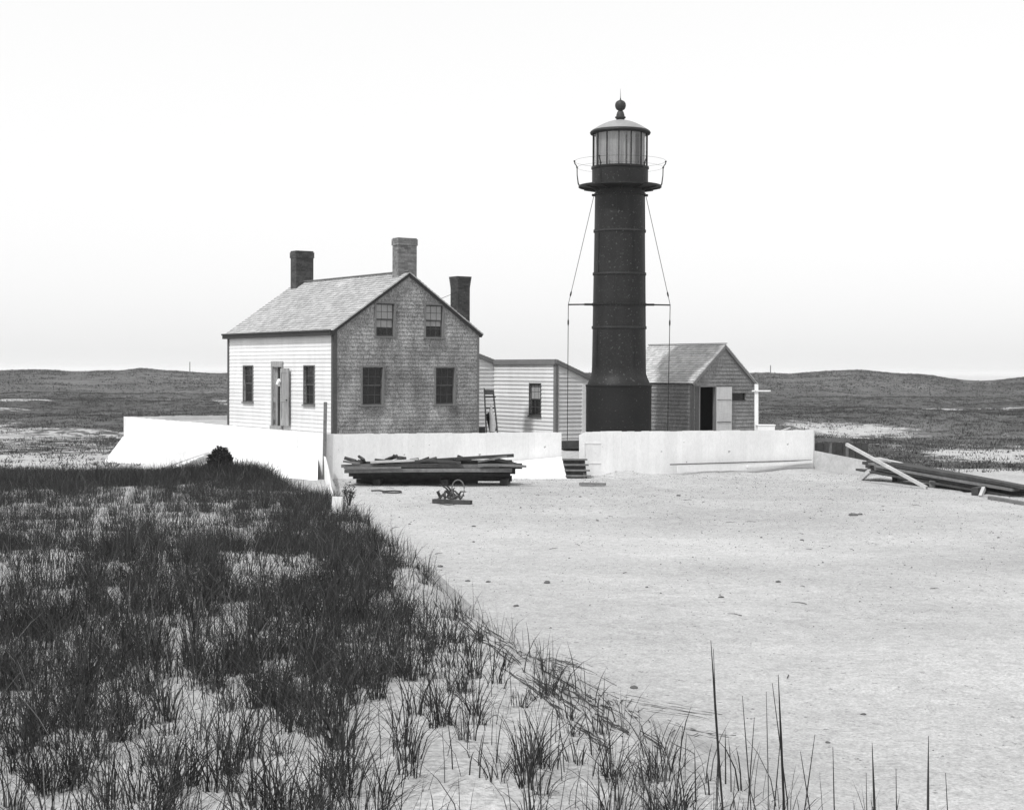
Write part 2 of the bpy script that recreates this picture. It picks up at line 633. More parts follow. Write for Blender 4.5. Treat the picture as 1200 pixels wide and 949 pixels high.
def grow(a, b_, s0, k):
    out = [a]
    s = s0
    while out[-1] < b_:
        out.append(out[-1] + s)
        s *= k
    return out


xr = grow(16, 2600, .5, 1.055)
xs = np.array([-v for v in xr[::-1]][:-1] + axis([(-16, -8, .3), (-8, 6, .14), (6, 16, .3)]) + xr)
ys = np.array(axis([(-12, 3, .5), (3, 26, .13), (26, 70, .3)]) + grow(70, 1000, .6, 1.022))
GX, GY = np.meshgrid(xs, ys)
GZ = ground_h(GX, GY)


def on_quad(px_poly, x, y, z):
    pass


# vegetation cover, painted in ground coordinates from where it grows
def veg_cover(x, y):
    d = np.maximum(y, 1)
    v = np.full(x.shape, .0)
    # plain: heath cover with sandy strips
    px = 600 + x / d * FPX
    left_side = 1 - sstep(-4, 6, x)
    v = .46 * left_side + .54 * (1 - left_side)
    v = v + (1.0 - v) * sstep(98, 108, y + 6 * np.sin(x / 5.0)) * left_side
    v = v + (1.0 - v) * sstep(80, 88, y + 3 * np.sin(x / 4.0)) * (1 - left_side)
    # bare sandy spots (centre x, centre y, half width, half depth, strength)
    pat = [(-17.5, 62, 5, 3, .25), (-52, 158, 7, 9, .95), (-47, 140, 5, 4, .6), (-60, 176, 6, 4, .6),
           (-33, 180, 3.5, 14, .90), (-26, 150, 2, 4, .8), (-31, 155, 4, 3, .6), (-37, 168, 4, 4, .5), (-29, 205, 3, 6, .5), (-21, 140, 4, 3, .5), (-44, 190, 6, 4, .4),
           (21.5, 98, 4.5, 9, .68), (17, 90, 3, 4, .3), (48, 165, 5, 8, .9), (56, 172, 4, 4, .5), (31, 92, 4, 3, .5), (38, 118, 3, 4, .4),
           (19.5, 68, 7.5, 6, .22), (24, 66, 5, 5, .2)]
    for cx, cy, a, c, s in pat:
        q = ((x - cx) / a) ** 2 + ((y - cy) / c) ** 2
        v = v - s * np.exp(-q * q * .7)
    for cx, cy, a, c, s in [(14.5, 70, 3.5, 7, .4), (22, 59.5, 7, 1.3, .5), (30, 63, 4, 2, .4)]:
        q = ((x - cx) / a) ** 2 + ((y - cy) / c) ** 2
        v = v + s * np.exp(-q * q * .7)
    v = np.clip(v, .17, 1.2)
    # yard and dune sheet: bare sand
    yard = 1 - sstep(55, 60, y + 0 * x)
    v = v * (1 - yard)
    return v


VG = veg_cover(GX, GY)
nx, ny = len(xs), len(ys)
vv = np.stack([GX.ravel(), GY.ravel(), GZ.ravel()], 1)
ii = np.arange(nx * ny).reshape(ny, nx)
quads = np.stack([ii[:-1, :-1].ravel(), ii[:-1, 1:].ravel(), ii[1:, 1:].ravel(), ii[1:, :-1].ravel()], 1)


def np_mesh(name, verts, faces_flat, loop_start, mat, tones=None, smooth=False, pattr=None):
    me = bpy.data.meshes.new(name)
    me.vertices.add(len(verts))
    me.vertices.foreach_set('co', verts.astype(np.float32).ravel())
    me.loops.add(len(faces_flat))
    me.loops.foreach_set('vertex_index', faces_flat.astype(np.int32))
    me.polygons.add(len(loop_start))
    me.polygons.foreach_set('loop_start', loop_start.astype(np.int32))
    me.update(calc_edges=True)
    if pattr:
        for k, a in pattr.items():
            at_ = me.attributes.new(k, 'FLOAT', 'POINT')
            at_.data.foreach_set('value', a.astype(np.float32).ravel())
    if smooth:
        me.polygons.foreach_set('use_smooth', np.ones(len(loop_start), bool))
    me.materials.append(M[mat])
    o = bpy.data.objects.new(name, me)
    col.objects.link(o)
    return o


g = np_mesh('ground', vv, quads.ravel(), np.arange(len(quads)) * 4, 'ground', smooth=True, pattr={'veg': VG})
tag(g, 'pale sand yard, dune and heath plain running to the sea', kind='structure')

mb = MB()
mb.add([(-30000, 940, -3.6), (30000, 940, -3.6), (30000, 40000, -3.6), (-30000, 40000, -3.6)], [(0, 1, 2, 3)])
tag(mb.build('sea', 'sea', fix=False), 'pale flat sea beyond the low hills', kind='structure')

# ------------------------------------------------------------------ site frame
K = Vector((-5.92, 50.0, 0))          # corner of the bulkhead
Rr = Vector((10.6, 55.5, 0))          # right end
W = Vector((-16.45, 67.0, 0))         # far left corner
Rb = Vector((11.2, 78.0, 0))
FTOP = .12
A = Vector((-6.04, 53.5, 0))
GU = Vector((.8315, .5555, 0))        # along the gable wall, to the right
GV = Vector((-.5555, .8315, 0))       # along the front wall, away from the viewer
RZ = math.atan2(GU.y, GU.x)

fd = (Rr - K).normalized()            # along the front bulkhead
fn = Vector((fd.y, -fd.x, 0))         # outward (towards the viewer)
ld = (W - K).normalized()
ln = Vector((-ld.y, ld.x, 0))         # outward (left)
if ln.x > 0:
    ln = -ln


# terrace of sand held up by the boards
def terrace_h(x, y, b_):
    z = -.06 - .50 * sstep(-5.0, -.5, x + (y - 54) * .3)
    z = z - .75 * sstep(3, 10, x + (y - 60) * .1) * sstep(58, 66, y)
    z = z - .26 * (1 - sstep(0, .12, b_)) * sstep(-4, 0, x)
    return z + (fbm(x / 1.5, y / 1.5, 71, 3) - .5) * .06


na, nb = 60, 60
tv = []
for j in range(nb + 1):
    for i in range(na + 1):
        a, b_ = i / na, j / nb
        p = (K * (1 - a) + Rr * a) * (1 - b_) + (W * (1 - a) + Rb * a) * b_
        p = p + (Vector((1, .6, 0)) * .06 * (1 - a) if a < .5 else Vector((-.06, 0, 0)) * a) + Vector((0, .07, 0)) * (1 - b_)
        tv.append((p.x, p.y, float(terrace_h(np.array(p.x), np.array(p.y), np.array(b_)))))
mb = MB()
tf = [(j * (na + 1) + i, j * (na + 1) + i + 1, (j + 1) * (na + 1) + i + 1, (j + 1) * (na + 1) + i) for j in range(nb) for i in range(na)]
mb.add(tv, tf)
edge = [i for i in range(na + 1)] + [(j + 1) * (na + 1) - 1 for j in range(1, nb + 1)] + [nb * (na + 1) + i for i in range(na - 1, -1, -1)] + [j * (na + 1) for j in range(nb - 1, 0, -1)]
ev = [tv[i] for i in edge]
n = len(ev)
mb.add([p for p in ev] + [(p[0], p[1], -2.2) for p in ev], [(i, (i + 1) % n, n + (i + 1) % n, n + i) for i in range(n)])
t = mb.build('terrace_ground', 'ground', smooth=True)
tag(t, 'raised sandy terrace behind the white boards', kind='structure')


# ------------------------------------------------------------------ keeper's house
W_, L_ = 5.79, 8.78
EZ, RIDGE = 3.50, 5.50
house = empty('dwelling_house', A, RZ, 'two-storey house with grey shingled gable, white clapboard front and shingle roof', 'house')
gab = frame((0, 0, 0), (1, 0, 0), (0, -1, 0))
fro = frame((0, 0, 0), (0, 1, 0), (-1, 0, 0))
bak = frame((0, L_, 0), (1, 0, 0), (0, 1, 0))
rea = frame((W_, 0, 0), (0, 1, 0), (1, 0, 0))

gw = [(1.08, 1.87, .94, 2.23), (4.01, 4.78, .94, 2.23), (1.61, 2.32, 3.30, 4.43), (3.59, 4.29, 3.30, 4.43)]
CAS = .07
gop = [(a - .002, b_ + .002, c - .002, d + .002) for a, b_, c, d in gw]


def gext(z):
    if z <= EZ:
        return (0.10, W_ - .0)
    k = (z - EZ) / (RIDGE - EZ)
    return (max(.10, W_ / 2 * k), W_ - W_ / 2 * k)


mb = MB()
courses(mb, gab, gext, -.7, RIDGE - .02, .135, gop, (.004, .020), .10, pieces=.15, jitter=.012)
mb.build('gable_wall', 'shingle_wall', house)
mb = MB()
courses(mb, bak, gext, -.7, RIDGE - .02, .135, [], (.004, .020), .10, pieces=.3)
mb.build('gable_wall', 'shingle_wall', house)
fw = [(1.42, 2.22, .92, 2.26), (6.50, 7.34, .92, 2.26)]
DO = (3.99, 4.75, .10, 2.22)
mb = MB()
courses(mb, fro, lambda z: (.0, L_), -.7, EZ, .14, fw + [(DO[0], DO[1], -.05, DO[3])], (.004, .022), .10)
mb.build('front_wall', 'white_clap', house)
mb = MB()
courses(mb, rea, lambda z: (.11, L_ - .11), -.7, EZ, .135, [], (.004, .02), .10, pieces=.3)
mb.build('rear_wall', 'shingle_wall', house)
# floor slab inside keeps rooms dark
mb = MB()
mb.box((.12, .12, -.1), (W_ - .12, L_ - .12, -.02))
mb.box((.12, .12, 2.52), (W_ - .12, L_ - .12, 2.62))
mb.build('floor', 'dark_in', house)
# corner boards
mb = MB()
mb.fbox(fro, -.03, .12, -.6, EZ - .02, .024, .045)
mb.box((-.045, -.04, -.6), (.10, -.004, EZ - .02))
mb.build('corner_board', 'lead', house)
mb = MB()
mb.box((W_ - .06, -.036, -.6), (W_ + .03, -.022, EZ - .05))
mb.build('corner_board', 'grey_trim', house)
mb = MB()
mb.fbox(fro, L_ - .10, L_ + .03, -.6, EZ - .02, .026, .045)
mb.build('corner_board', 'lead', house)

for i, (a, b_, c, d) in enumerate(gw):
    window(house, gab, a, b_, c, d, 'grey_trim', 2, 3, blind=(0, 0, .72, .66)[i], casing=.06)
for a, b_, c, d in fw:
    window(house, fro, a, b_, c, d, 'grey_trim', 2, 3, casing=.035)

# front doorway with open leaf
mb = MB()
mb.fbox(fro, DO[0] - .09, DO[0], -.02, DO[3] + .02, -.12, .05)
mb.fbox(fro, DO[1], DO[1] + .12, -.02, DO[3] + .02, -.12, .05)
mb.fbox(fro, DO[0] - .09, DO[1] + .12, DO[3] + .02, DO[3] + .21, -.10, .06)
mb.fbox(fro, DO[0] - .09, DO[1] + .12, -.10, .10, -.12, .10)
dw = mb.build('door_frame', 'door_wood', house)
mb = MB()
mb.fbox(fro, DO[0] + .60, DO[1], .10, DO[3], -.12, -.08)          # inner half-closed leaf
mb.build('inner_door', 'door_wood', dw)
leaf = MB()
hx, hy = -.055, DO[0] - .0
ang = R(3)
ld_ = Vector((-math.sin(ang), -math.cos(ang), 0))
lnn = Vector((-math.cos(ang), math.sin(ang), 0))
lfr = frame((hx, hy, 0), ld_, lnn)
leaf.fbox(lfr, .0, .74, .12, 2.18, 0, .035)
for z0, z1 in ((.2, .95), (1.12, 2.05)):
    pass
leaf.fbox(lfr, .0, .11, .12, 2.18, .035, .05)
leaf.fbox(lfr, .63, .74, .12, 2.18, .035, .05)
for z0, z1 in ((.12, .34), (.98, 1.12), (2.02, 2.18)):
    leaf.fbox(lfr, .11, .63, z0, z1, .035, .05)
dl = leaf.build('open_door', 'door_wood', house)
mb = MB()
mb.tube([lfr(.66, 1.05, .05), lfr(.66, 1.05, .10)], .022, 8)
mb.build('door_handle', 'dark_trim', dl)

# roof: two shingled slopes with rake overhang, ridge board, dark eave gutter
hw = W_ / 2
rise = RIDGE - EZ
sl = math.hypot(hw, rise)
OV, RK = .16, .10
tdF = Vector((hw / sl, 0, rise / sl))
nF = Vector((-rise / sl, 0, hw / sl))
tdB = Vector((-hw / sl, 0, rise / sl))
nB = Vector((rise / sl, 0, hw / sl))
rf = slope_frame((0, 0, EZ + .03), (0, 1, 0), tdF, nF)
rb = slope_frame((W_, 0, EZ + .03), (0, 1, 0), tdB, nB)
mb = MB()
for f_ in (rf, rb):
    courses(mb, f_, lambda z: (-RK, L_ + RK), -OV, sl - .0, .15, [], (.02, .040), .012, pieces=.17, jitter=.010)
roof = mb.build('roof', 'shingle_roof', house)
mb = MB()
for f_ in (rf, rb):
    mb.fbox(f_, -RK + .02, L_ + RK - .02, -OV + .01, sl - .03, -.045, -.014)
mb.build('roof_deck', 'dark_trim', roof)
mb = MB()
mb.beam((hw, -RK, RIDGE + .085), (hw, L_ + RK, RIDGE + .085), .16, .035)
mb.build('ridge_board', 'grey_trim', roof)
mb = MB()
mb.box((-.20, -RK - .02, EZ - .20), (-.03, L_ + RK + .05, EZ - .035))
mb.box((-.23, -RK - .04, EZ - .065), (-.18, L_ + RK + .08, EZ - .005))
mb.build('eave_gutter', 'dark_trim', roof)
for f_, nm in ((rf, 0), (rb, 1)):
    for a_, b2 in ((-RK + .012, -.045), (L_ + .02, L_ + RK - .01)):
        mb = MB()
        mb.fbox(f_, a_, b2, -OV + .02, sl - .05, -.105, -.046)
        mb.build('rake_board', 'dark_trim', roof)
mb = MB()
mb.fbox(rb, -RK, L_ + RK, -OV - .03, -OV + .0, -.12, .02)
mb.build('eave_board', 'dark_trim', roof)


def chimney(u0, u1, v0, v1, z0, z1, mat, cap=.025, flare=0):
    mb = MB()
    z = z0
    while z < z1 - .01:
        zt = min(z + .075, z1)
        e = 0
        if z > z1 - .28 and z < z1 - .10:
            e = cap
        if flare:
            e = flare * max(0, (z - (z1 - .45)) / .45)
        x0, x1, y0, y1 = u0 - e, u1 + e, v0 - e, v1 + e
        # bricks round the course
        nb_ = 3
        off = .5 if int(round((z - z0) / .075)) % 2 else 0
        for s_ in (0, 1):
            y = (y0, y1 - .1)[s_]
            c = [x0] + [x0 + (x1 - x0) * (k + off) / nb_ for k in range(1 - int(off > 0), nb_) if (k + off) > 0] + [x1]
            for a_, b2 in zip(c, c[1:]):
                mb.box((a_, y, z), (b2 - .006, y + .1, zt - .006))
            x = (x0, x1 - .1)[s_]
            ym = (y0 + y1) / 2 + (.04 if off else -.04)
            for a_, b2 in ((y0 + .102, ym - .004), (ym, y1 - .102)):
                if b2 > a_:
                    mb.box((x, a_, z), (x + .1, b2, zt - .006))
        z = zt
    # mortar core
    mb.box((u0 + .008, v0 + .008, z0), (u1 - .012, v1 - .008, z1 - .06), .9)
    return mb.build('chimney', mat, roof)


chimney(hw - .29, hw + .46, .20, .62, RIDGE - .35, 6.76, 'brick_light')
chimney(hw - .40, hw + .35, L_ - .75, L_ - .25, RIDGE - .35, 6.78, 'brick_dark')
c3 = chimney(5.20, 5.72, .45, .95, 3.4, 5.52, 'brick_dark', 0, .05)
mb = MB()
mb.tube([(5.20, .5, 4.95), (4.35, .5, 4.62)], .008, 5)
mb.build('chimney_stay', 'iron', c3)

# ------------------------------------------------------------------ lean-to wing behind the house
# local frame: x = along gable (u), y = v, with origin at A
u1, v0, v1 = 9.15, -.10, 4.10
EH = 2.52
SL = .385
wing = empty('lean_to_wing', A + GU * u1 + GV * v0, RZ, 'low white clapboard lean-to wing with one window joining the back of the house', 'shed')
LW = v1 - v0
LX = 1.95
wf = frame((0, 0, 0), (0, 1, 0), (-1, 0, 0))               # bright wall, faces left
wg = frame((0, 0, 0), (1, 0, 0), (0, -1, 0))               # end wall
ww = (.95, 1.68, .45, 1.64)
mb = MB()
courses(mb, wf, lambda z: (0, LW), -.95, EH, .15, [ww], (.004, .036), .1)
mb.build('wall', 'white_clap', wing)


def wgext(z):
    x1 = LX
    if z > EH - SL * LX:
        x1 = max(.02, (EH - z) / SL)
    return (.10, x1)


mb = MB()
courses(mb, wg, wgext, -.95, EH - .05, .15, [], (.004, .034), .1)
mb.build('wall', 'white_clap', wing)
mb = MB()
mb.fbox(wg, 1.18, LX, -.9, 1.62, .022, .045)
mb.build('door', 'white_board', wing)
# link wall back to house: at v = v1 from u=5.79 to u1
BW = u1 - W_
wb = frame((-BW, LW, 0), (1, 0, 0), (0, -1, 0))


def wbext(z):
    if z <= EH:
        return (0, BW)
    return (0, max(.02, BW - (z - EH) / .33))


mb = MB()
courses(mb, wb, wbext, -.95, 3.58, .15, [], (.004, .036), .1)
mb.build('wall', 'white_clap', wing)
mb = MB()
mb.box((-.045, -.045, -.9), (.075, -.021, EH - .1))
mb.box((-.045, -.021, -.9), (-.024, .10, EH - .1))
mb.build('corner_board', 'grey_trim', wing)
# back closing walls and floor
mb = MB()
mb.box((LX - .06, -.09, -.95), (LX, LW + 3, EH - SL * LX - .02))
mb.box((-BW, LW + 2.9, -.95), (LX, LW + 3, EH - SL * LX))
mb.build('wall', 'white_clap', wing)
# roof planes
mb = MB()
sd_ = Vector((1, 0, -SL)).normalized()
nn_ = Vector((SL, 0, 1)).normalized()
w1 = slope_frame((0, 0, EH + .02), (0, 1, 0), -sd_, nn_)
ln1 = LX * math.hypot(1, SL)
courses(mb, w1, lambda z: (-.08, LW + 3.05), -ln1 - .08, .04, .15, [], (.012, .03), .01, pieces=.3)
sd2 = Vector((1, 0, -.33)).normalized()
nn2 = Vector((.33, 0, 1)).normalized()
w2 = slope_frame((0, LW, EH + .02), (0, 1, 0), -sd2, nn2)
courses(mb, w2, lambda z: (-.08, 3.05), .045, BW * math.hypot(1, .33) - .02, .15, [], (.012, .03), .01, pieces=.3)
wr = mb.build('roof', 'shingle_roof', wing)
mb = MB()
mb.fbox(w1, -.09, -.026, -ln1 - .06, .02, -.14, .010)
mb.fbox(w2, -.09, -.026, .03, BW * 1.05, -.14, .010)
mb.box((-.11, -.06, EH - .14), (-.024, LW - .1, EH + .045))
mb.build('eave_board', 'grey_trim', wr)
window(wing, wf, ww[0], ww[1], ww[2], ww[3], 'lead', 2, 3, blind=.5, casing=.035)

# ------------------------------------------------------------------ oil house (shingled shed on the right)
S0 = at(811, 500, 58.0)
S0.z = 0
SW, SLn = 3.06, 4.35
SE, SR = 1.74, 3.12
shed = empty('shingled_shed', (S0.x, S0.y, -.55), RZ, 'small grey shingled gabled shed with a pale door standing open, right of the tower', 'shed')
OZ = .55
sg = frame((0, 0, OZ), (1, 0, 0), (0, -1, 0))
ss = frame((0, 0, OZ), (0, 1, 0), (-1, 0, 0))
sb = frame((0, SLn, OZ), (1, 0, 0), (0, 1, 0))
sr_ = frame((SW, 0, OZ), (0, 1, 0), (1, 0, 0))


def su(px):
    q = (px - 600) / FPX
    return (q * S0.y - S0.x) / (GU.x - GU.y * q)


dA, dB, dC = su(818.5), su(838.5), su(856)
wA, wB = su(856.5), su(873)


def sext(z):
    if z <= SE:
        return (0, SW)
    k = (z - SE) / (SR - SE)
    return (SW / 2 * k, SW - SW / 2 * k)


DT = 1.57
mb = MB()
courses(mb, sg, sext, -.9, SR - .03, .14, [(dA, dB + .40, -.35, DT), (wA, wB, 1.06, 1.34)], (.004, .034), .09, pieces=.16, jitter=.01)
mb.build('gable_wall', 'shingle_shed', shed)
mb = MB()
courses(mb, ss, lambda z: (.1, SLn - .1), -.9, SE, .14, [], (.004, .036), .09, pieces=.16, jitter=.01)
mb.build('side_wall', 'shingle_shed', shed)
mb = MB()
courses(mb, sr_, lambda z: (.1, SLn - .1), -.9, SE, .23, [], (.004, .02), .09, pieces=.3)
mb.build('side_wall', 'shingle_shed', shed)
mb = MB()
courses(mb, sb, sext, -.9, SR - .03, .23, [], (.004, .02), .09, pieces=.3)
mb.build('gable_wall', 'shingle_shed', shed)
mb = MB()
mb.fbox(sg, -.03, .055, -.8, SE - .05, .022, .04)
mb.fbox(sg, .11, dA - .0, -.8, DT + .02, .022, .036)
mb.fbox(ss, -.022, .09, -.8, SE - .04, .024, .045)
mb.build('corner_board', 'lead', shed)
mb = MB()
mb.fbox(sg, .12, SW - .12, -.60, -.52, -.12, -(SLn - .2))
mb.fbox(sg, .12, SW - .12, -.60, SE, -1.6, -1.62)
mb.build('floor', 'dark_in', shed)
mb = MB()
# door hung open, turned flat across the front beside the opening
mb.fbox(sg, dB, dC, -.42, DT - .0, .05, .085)
for z in (.30, 1.10):
    mb.fbox(sg, dB + .01, dC - .01, z - .012, z + .012, .085, .094)
sd_o = mb.build('door', 'pale_door', shed)
for z in (.28, 1.12):
    mb = MB()
    mb.fbox(sg, dB + .005, dC - .05, z - .03, z - .016, .085, .10)
    mb.build('hinge', 'dark_trim', sd_o)
mb = MB()
mb.fbox(sg, dA, dA + .05, -.4, DT, -.1, .045)
mb.fbox(sg, dB - .045, dB, -.4, DT, -.1, .045)
mb.fbox(sg, dA, dB, DT, DT + .05, -.08, .047)
mb.build('door_frame', 'grey_trim', shed)
mb = MB()
mb.fbox(sg, wA, wB, 1.06, 1.085, -.06, .035)
mb.fbox(sg, wA, wB, 1.32, 1.345, -.06, .035)
wpn = mb.build('window', 'dark_trim', shed)
mb = MB()
mb.fbox(sg, wA, wB, 1.085, 1.32, -.06, -.05)
mb.build('pane', 'glass', wpn)
sl2 = math.hypot(SW / 2, SR - SE)
cx_, sx_ = (SW / 2) / sl2, (SR - SE) / sl2
q1 = slope_frame((0, 0, OZ + SE + .02), (0, 1, 0), (cx_, 0, sx_), (-sx_, 0, cx_))
q2 = slope_frame((SW, 0, OZ + SE + .02), (0, 1, 0), (-cx_, 0, sx_), (sx_, 0, cx_))
mb = MB()
for q in (q1, q2):
    courses(mb, q, lambda z: (-.09, SLn + .09), -.09, sl2, .125, [], (.012, .032), .012, pieces=.16, jitter=.01)
rs_ = mb.build('roof', 'roof_shed', shed)
mb = MB()
mb.beam((SW / 2, -.1, OZ + SR + .07), (SW / 2, SLn + .1, OZ + SR + .07), .13, .03)
mb.build('ridge_board', 'grey_trim', rs_)
for q in (q1, q2):
    mb = MB()
    mb.fbox(q, -.10, -.03, -.09, sl2 - .03, -.10, -.014)
    mb.build('rake_board', 'grey_trim', rs_)
    mb = MB()
    mb.fbox(q, -.06, SLn + .06, -.10, -.06, -.09, -.014)
    mb.build('eave_board', 'dark_trim', rs_)

# ------------------------------------------------------------------ lighthouse
TD = 56.5
TC = at(725.2, 436, TD)
sc = TD / FPX


def tz(py):
    return EYE + (436.0 - py) * sc


tower = empty('lighthouse', (TC.x, TC.y, -.7), 0, 'black riveted iron lighthouse tower with a glazed lantern and gallery, behind the white boards', 'lighthouse')
TZ0 = -.7


def lz(py):
    return tz(py) - TZ0


mb = MB()
mb.lathe([(1.17, 0), (1.17, lz(453)), (1.19, lz(452.6)), (1.19, lz(450.8)), (1.12, lz(450.5))], 56)
mb.build('base_drum', 'iron_dull', tower, smooth=True)
mb = MB()
mb.lathe([(1.13, lz(451.2)), (1.10, lz(448)), (1.03, lz(443)), (.975, lz(438)), (.965, lz(430))], 56)
mb.build('flared_skirt', 'iron', tower, smooth=True)


def rad(py):
    return .965 + (.885 - .965) * (430 - py) / (430 - 226)


mb = MB()
mb.lathe([(rad(p), lz(p)) for p in (430, 384, 321, 271, 226, 219)], 56)
mb.build('shaft', 'iron', tower, smooth=True)
for p in (384, 357, 321.5, 271.5, 229):
    mb = MB()
    r_ = rad(p)
    mb.lathe([(r_ - .01, lz(p + 1.0)), (r_ + .035, lz(p + .8)), (r_ + .035, lz(p - .8)), (r_ - .01, lz(p - 1.0))], 56)
    for k in range(36):
        a = 2 * math.pi * k / 36
        mb.box((math.cos(a) * (r_ + .02) - .014, math.sin(a) * (r_ + .02) - .014, lz(p + 1.6)), (math.cos(a) * (r_ + .02) + .014, math.sin(a) * (r_ + .02) + .014, lz(p - 1.6)))
    mb.build('flange_ring', 'iron_edge' if p > 230 and p != 357 else 'iron', tower, smooth=True)
# vertical plate seams
mb = MB()
sp = [430, 384, 321, 271, 229]
for i in range(4):
    for k in range(4):
        a = math.pi * 2 * k / 4 + (i % 2) * .78 + .55
        for dz in np.linspace(0, 1, 2)[:-1]:
            pA, pB = sp[i], sp[i + 1]
            r0, r1 = rad(pA) + .006, rad(pB) + .006
            mb.beam((r0 * math.cos(a), r0 * math.sin(a), lz(pA)), (r1 * math.cos(a), r1 * math.sin(a), lz(pB)), .05, .016, (math.cos(a), math.sin(a), 0))
mb.build('plate_seams', 'iron', tower)
# gallery
GZp = lz(219.5)
mb = MB()
GR = 1.48
mb.lathe([(.88, lz(224)), (.92, lz(222.8)), (1.02, lz(221.8)), (GR - .06, GZp - .035), (GR, GZp - .03), (GR, GZp + .03), (.95, GZp + .05)], 56)
gal = mb.build('gallery_deck', 'iron', tower, smooth=True)
for k in range(12):
    mb = MB()
    a = math.pi * 2 * k / 12
    d = Vector((math.cos(a), math.sin(a), 0))
    t_ = Vector((-math.sin(a), math.cos(a), 0)) * .02
    pts = [d * .88 + Vector((0, 0, lz(225))), d * 1.43 + Vector((0, 0, GZp - .07)), d * 1.43 + Vector((0, 0, GZp - .02)), d * .88 + Vector((0, 0, GZp - .02))]
    mb.add([p - t_ for p in pts] + [p + t_ for p in pts], [(0, 1, 2, 3), (7, 6, 5, 4), (0, 4, 5, 1), (1, 5, 6, 2), (2, 6, 7, 3), (3, 7, 4, 0)])
    mb.build('bracket', 'iron', gal)
NS = 6
railpts = []
for k in range(NS):
    a = math.pi * 2 * k / NS
    d = Vector((math.cos(a), math.sin(a), 0))
    mb = MB()
    zt = lz(190)
    pr = [(GR - .05, GZp), (GR + .01, GZp + .10), (GR + .05, GZp + .4), (GR + .055, GZp + .66), (GR + .08, GZp + .74), (GR + .14, GZp + .82), (GR + .15, GZp + .9)]
    mb.tube([d * r_ + Vector((0, 0, z)) for r_, z in pr], [.03, .024, .018, .018, .018, .02, .014], 7)
    for r_, z in ((GR + .055, GZp + .68), (GR + .15, GZp + .9)):
        p = d * r_ + Vector((0, 0, z))
        mb.lathe([(.001, p.z - .035), (.03, p.z - .02), (.036, p.z), (.03, p.z + .02), (.001, p.z + .035)], 8, (p.x, p.y))
    mb.build('rail_post', 'iron', gal, smooth=True)
mb = MB()
for r_, z, w_ in ((GR + .055, GZp + .68, .0035), (GR + .15, GZp + .90, .0045)):
    mb.tube([(r_ * math.cos(a), r_ * math.sin(a), z) for a in np.linspace(0, 2 * math.pi, 49)], w_, 5, cap=False)
mb.build('hand_rail', 'iron_edge', gal)
# parapet below the glass
PR = 1.0
mb = MB()
mb.lathe([(PR - .03, GZp + .03), (PR, GZp + .05), (PR, lz(199.5)), (PR + .03, lz(199)), (PR + .03, lz(196.8)), (PR - .06, lz(196.4))], 16 * 3)
mb.build('parapet', 'iron', tower, smooth=True)
# lantern glazing, 16 sided
NG = 14
gr = .975
z0, z1 = lz(196.8), lz(158)
mb = MB()
a_off = .11
pts = [(gr * math.cos(2 * math.pi * k / NG + a_off), gr * math.sin(2 * math.pi * k / NG + a_off)) for k in range(NG)]
for k in range(NG):
    a, b_ = pts[k], pts[(k + 1) % NG]
    mb.add([(a[0], a[1], z0), (b_[0], b_[1], z0), (b_[0], b_[1], z1), (a[0], a[1], z1)], [(0, 1, 2, 3)])
gla = mb.build('lantern_glazing', 'lantern_glass', tower, fix=False)
mb = MB()
for a in pts:
    rr = Vector((a[0], a[1], 0)).normalized()
    mb.beam((a[0], a[1], z0), (a[0], a[1], z1), .035, .045, rr)
mb.build('glazing_bars', 'iron', gla)
mb = MB()
# curtain hung inside with open gaps
for (aa, bb) in ((-2.75, -1.42), (-1.34, -.95), (-.72, 2.0), (2.1, 3.45)):
    n_ = max(4, int((bb - aa) * 14))
    prof = []
    vs2, fs2 = [], []
    for i in range(n_ + 1):
        t_ = aa + (bb - aa) * i / n_
        r2 = .86 + .018 * math.sin(i * 2.1)
        vs2 += [(r2 * math.cos(t_), r2 * math.sin(t_), z0 + .02), (r2 * math.cos(t_), r2 * math.sin(t_), z1 - .02)]
    for i in range(n_):
        fs2.append((2 * i, 2 * i + 2, 2 * i + 3, 2 * i + 1))
    mb.add(vs2, fs2, .5)
mb.build('curtain', 'curtain', gla, fix=False)
mb = MB()
mb.lathe([(.3, z0), (.32, z0 + .2), (.2, z0 + .25), (.36, z0 + .4), (.4, z0 + .65), (.34, z0 + .9), (.2, z0 + 1.05), (.02, z0 + 1.08)], 24)
mb.build('lamp_lens', 'iron_edge', gla, smooth=True)
# roof
mb = MB()
zr = lz(157)
mb.lathe([(.93, zr - .06), (1.06, zr - .05), (1.085, zr), (1.06, zr + .05), (1.0, zr + .09)], 48)
lr = mb.build('roof_cornice', 'iron', tower, smooth=True)
mb = MB()
dome = []
for i in range(12):
    k = i / 11
    r_ = 1.02 - (1.02 - .17) * k
    dome.append((r_, zr + .08 + .39 * (1 - (r_ / 1.02) ** 1.8)))
mb.lathe(dome, 48)
mb.build('dome', 'dome', lr, smooth=True)
mb = MB()
zv = zr + .42
mb.lathe([(.08, zv), (.14, zv + .05), (.155, zv + .09), (.19, zv + .11), (.19, zv + .15), (.15, zv + .17), (.145, zv + .22), (.115, zv + .32), (.08, zv + .36), (.09, zv + .38), (.15, zv + .42),
          (.185, zv + .49), (.195, zv + .56), (.185, zv + .63), (.14, zv + .70), (.06, zv + .74), (.025, zv + .76), (.010, zv + .85), (.003, zv + 1.15)], 24)
mb.build('ventilator_ball', 'iron_edge', lr, smooth=True)
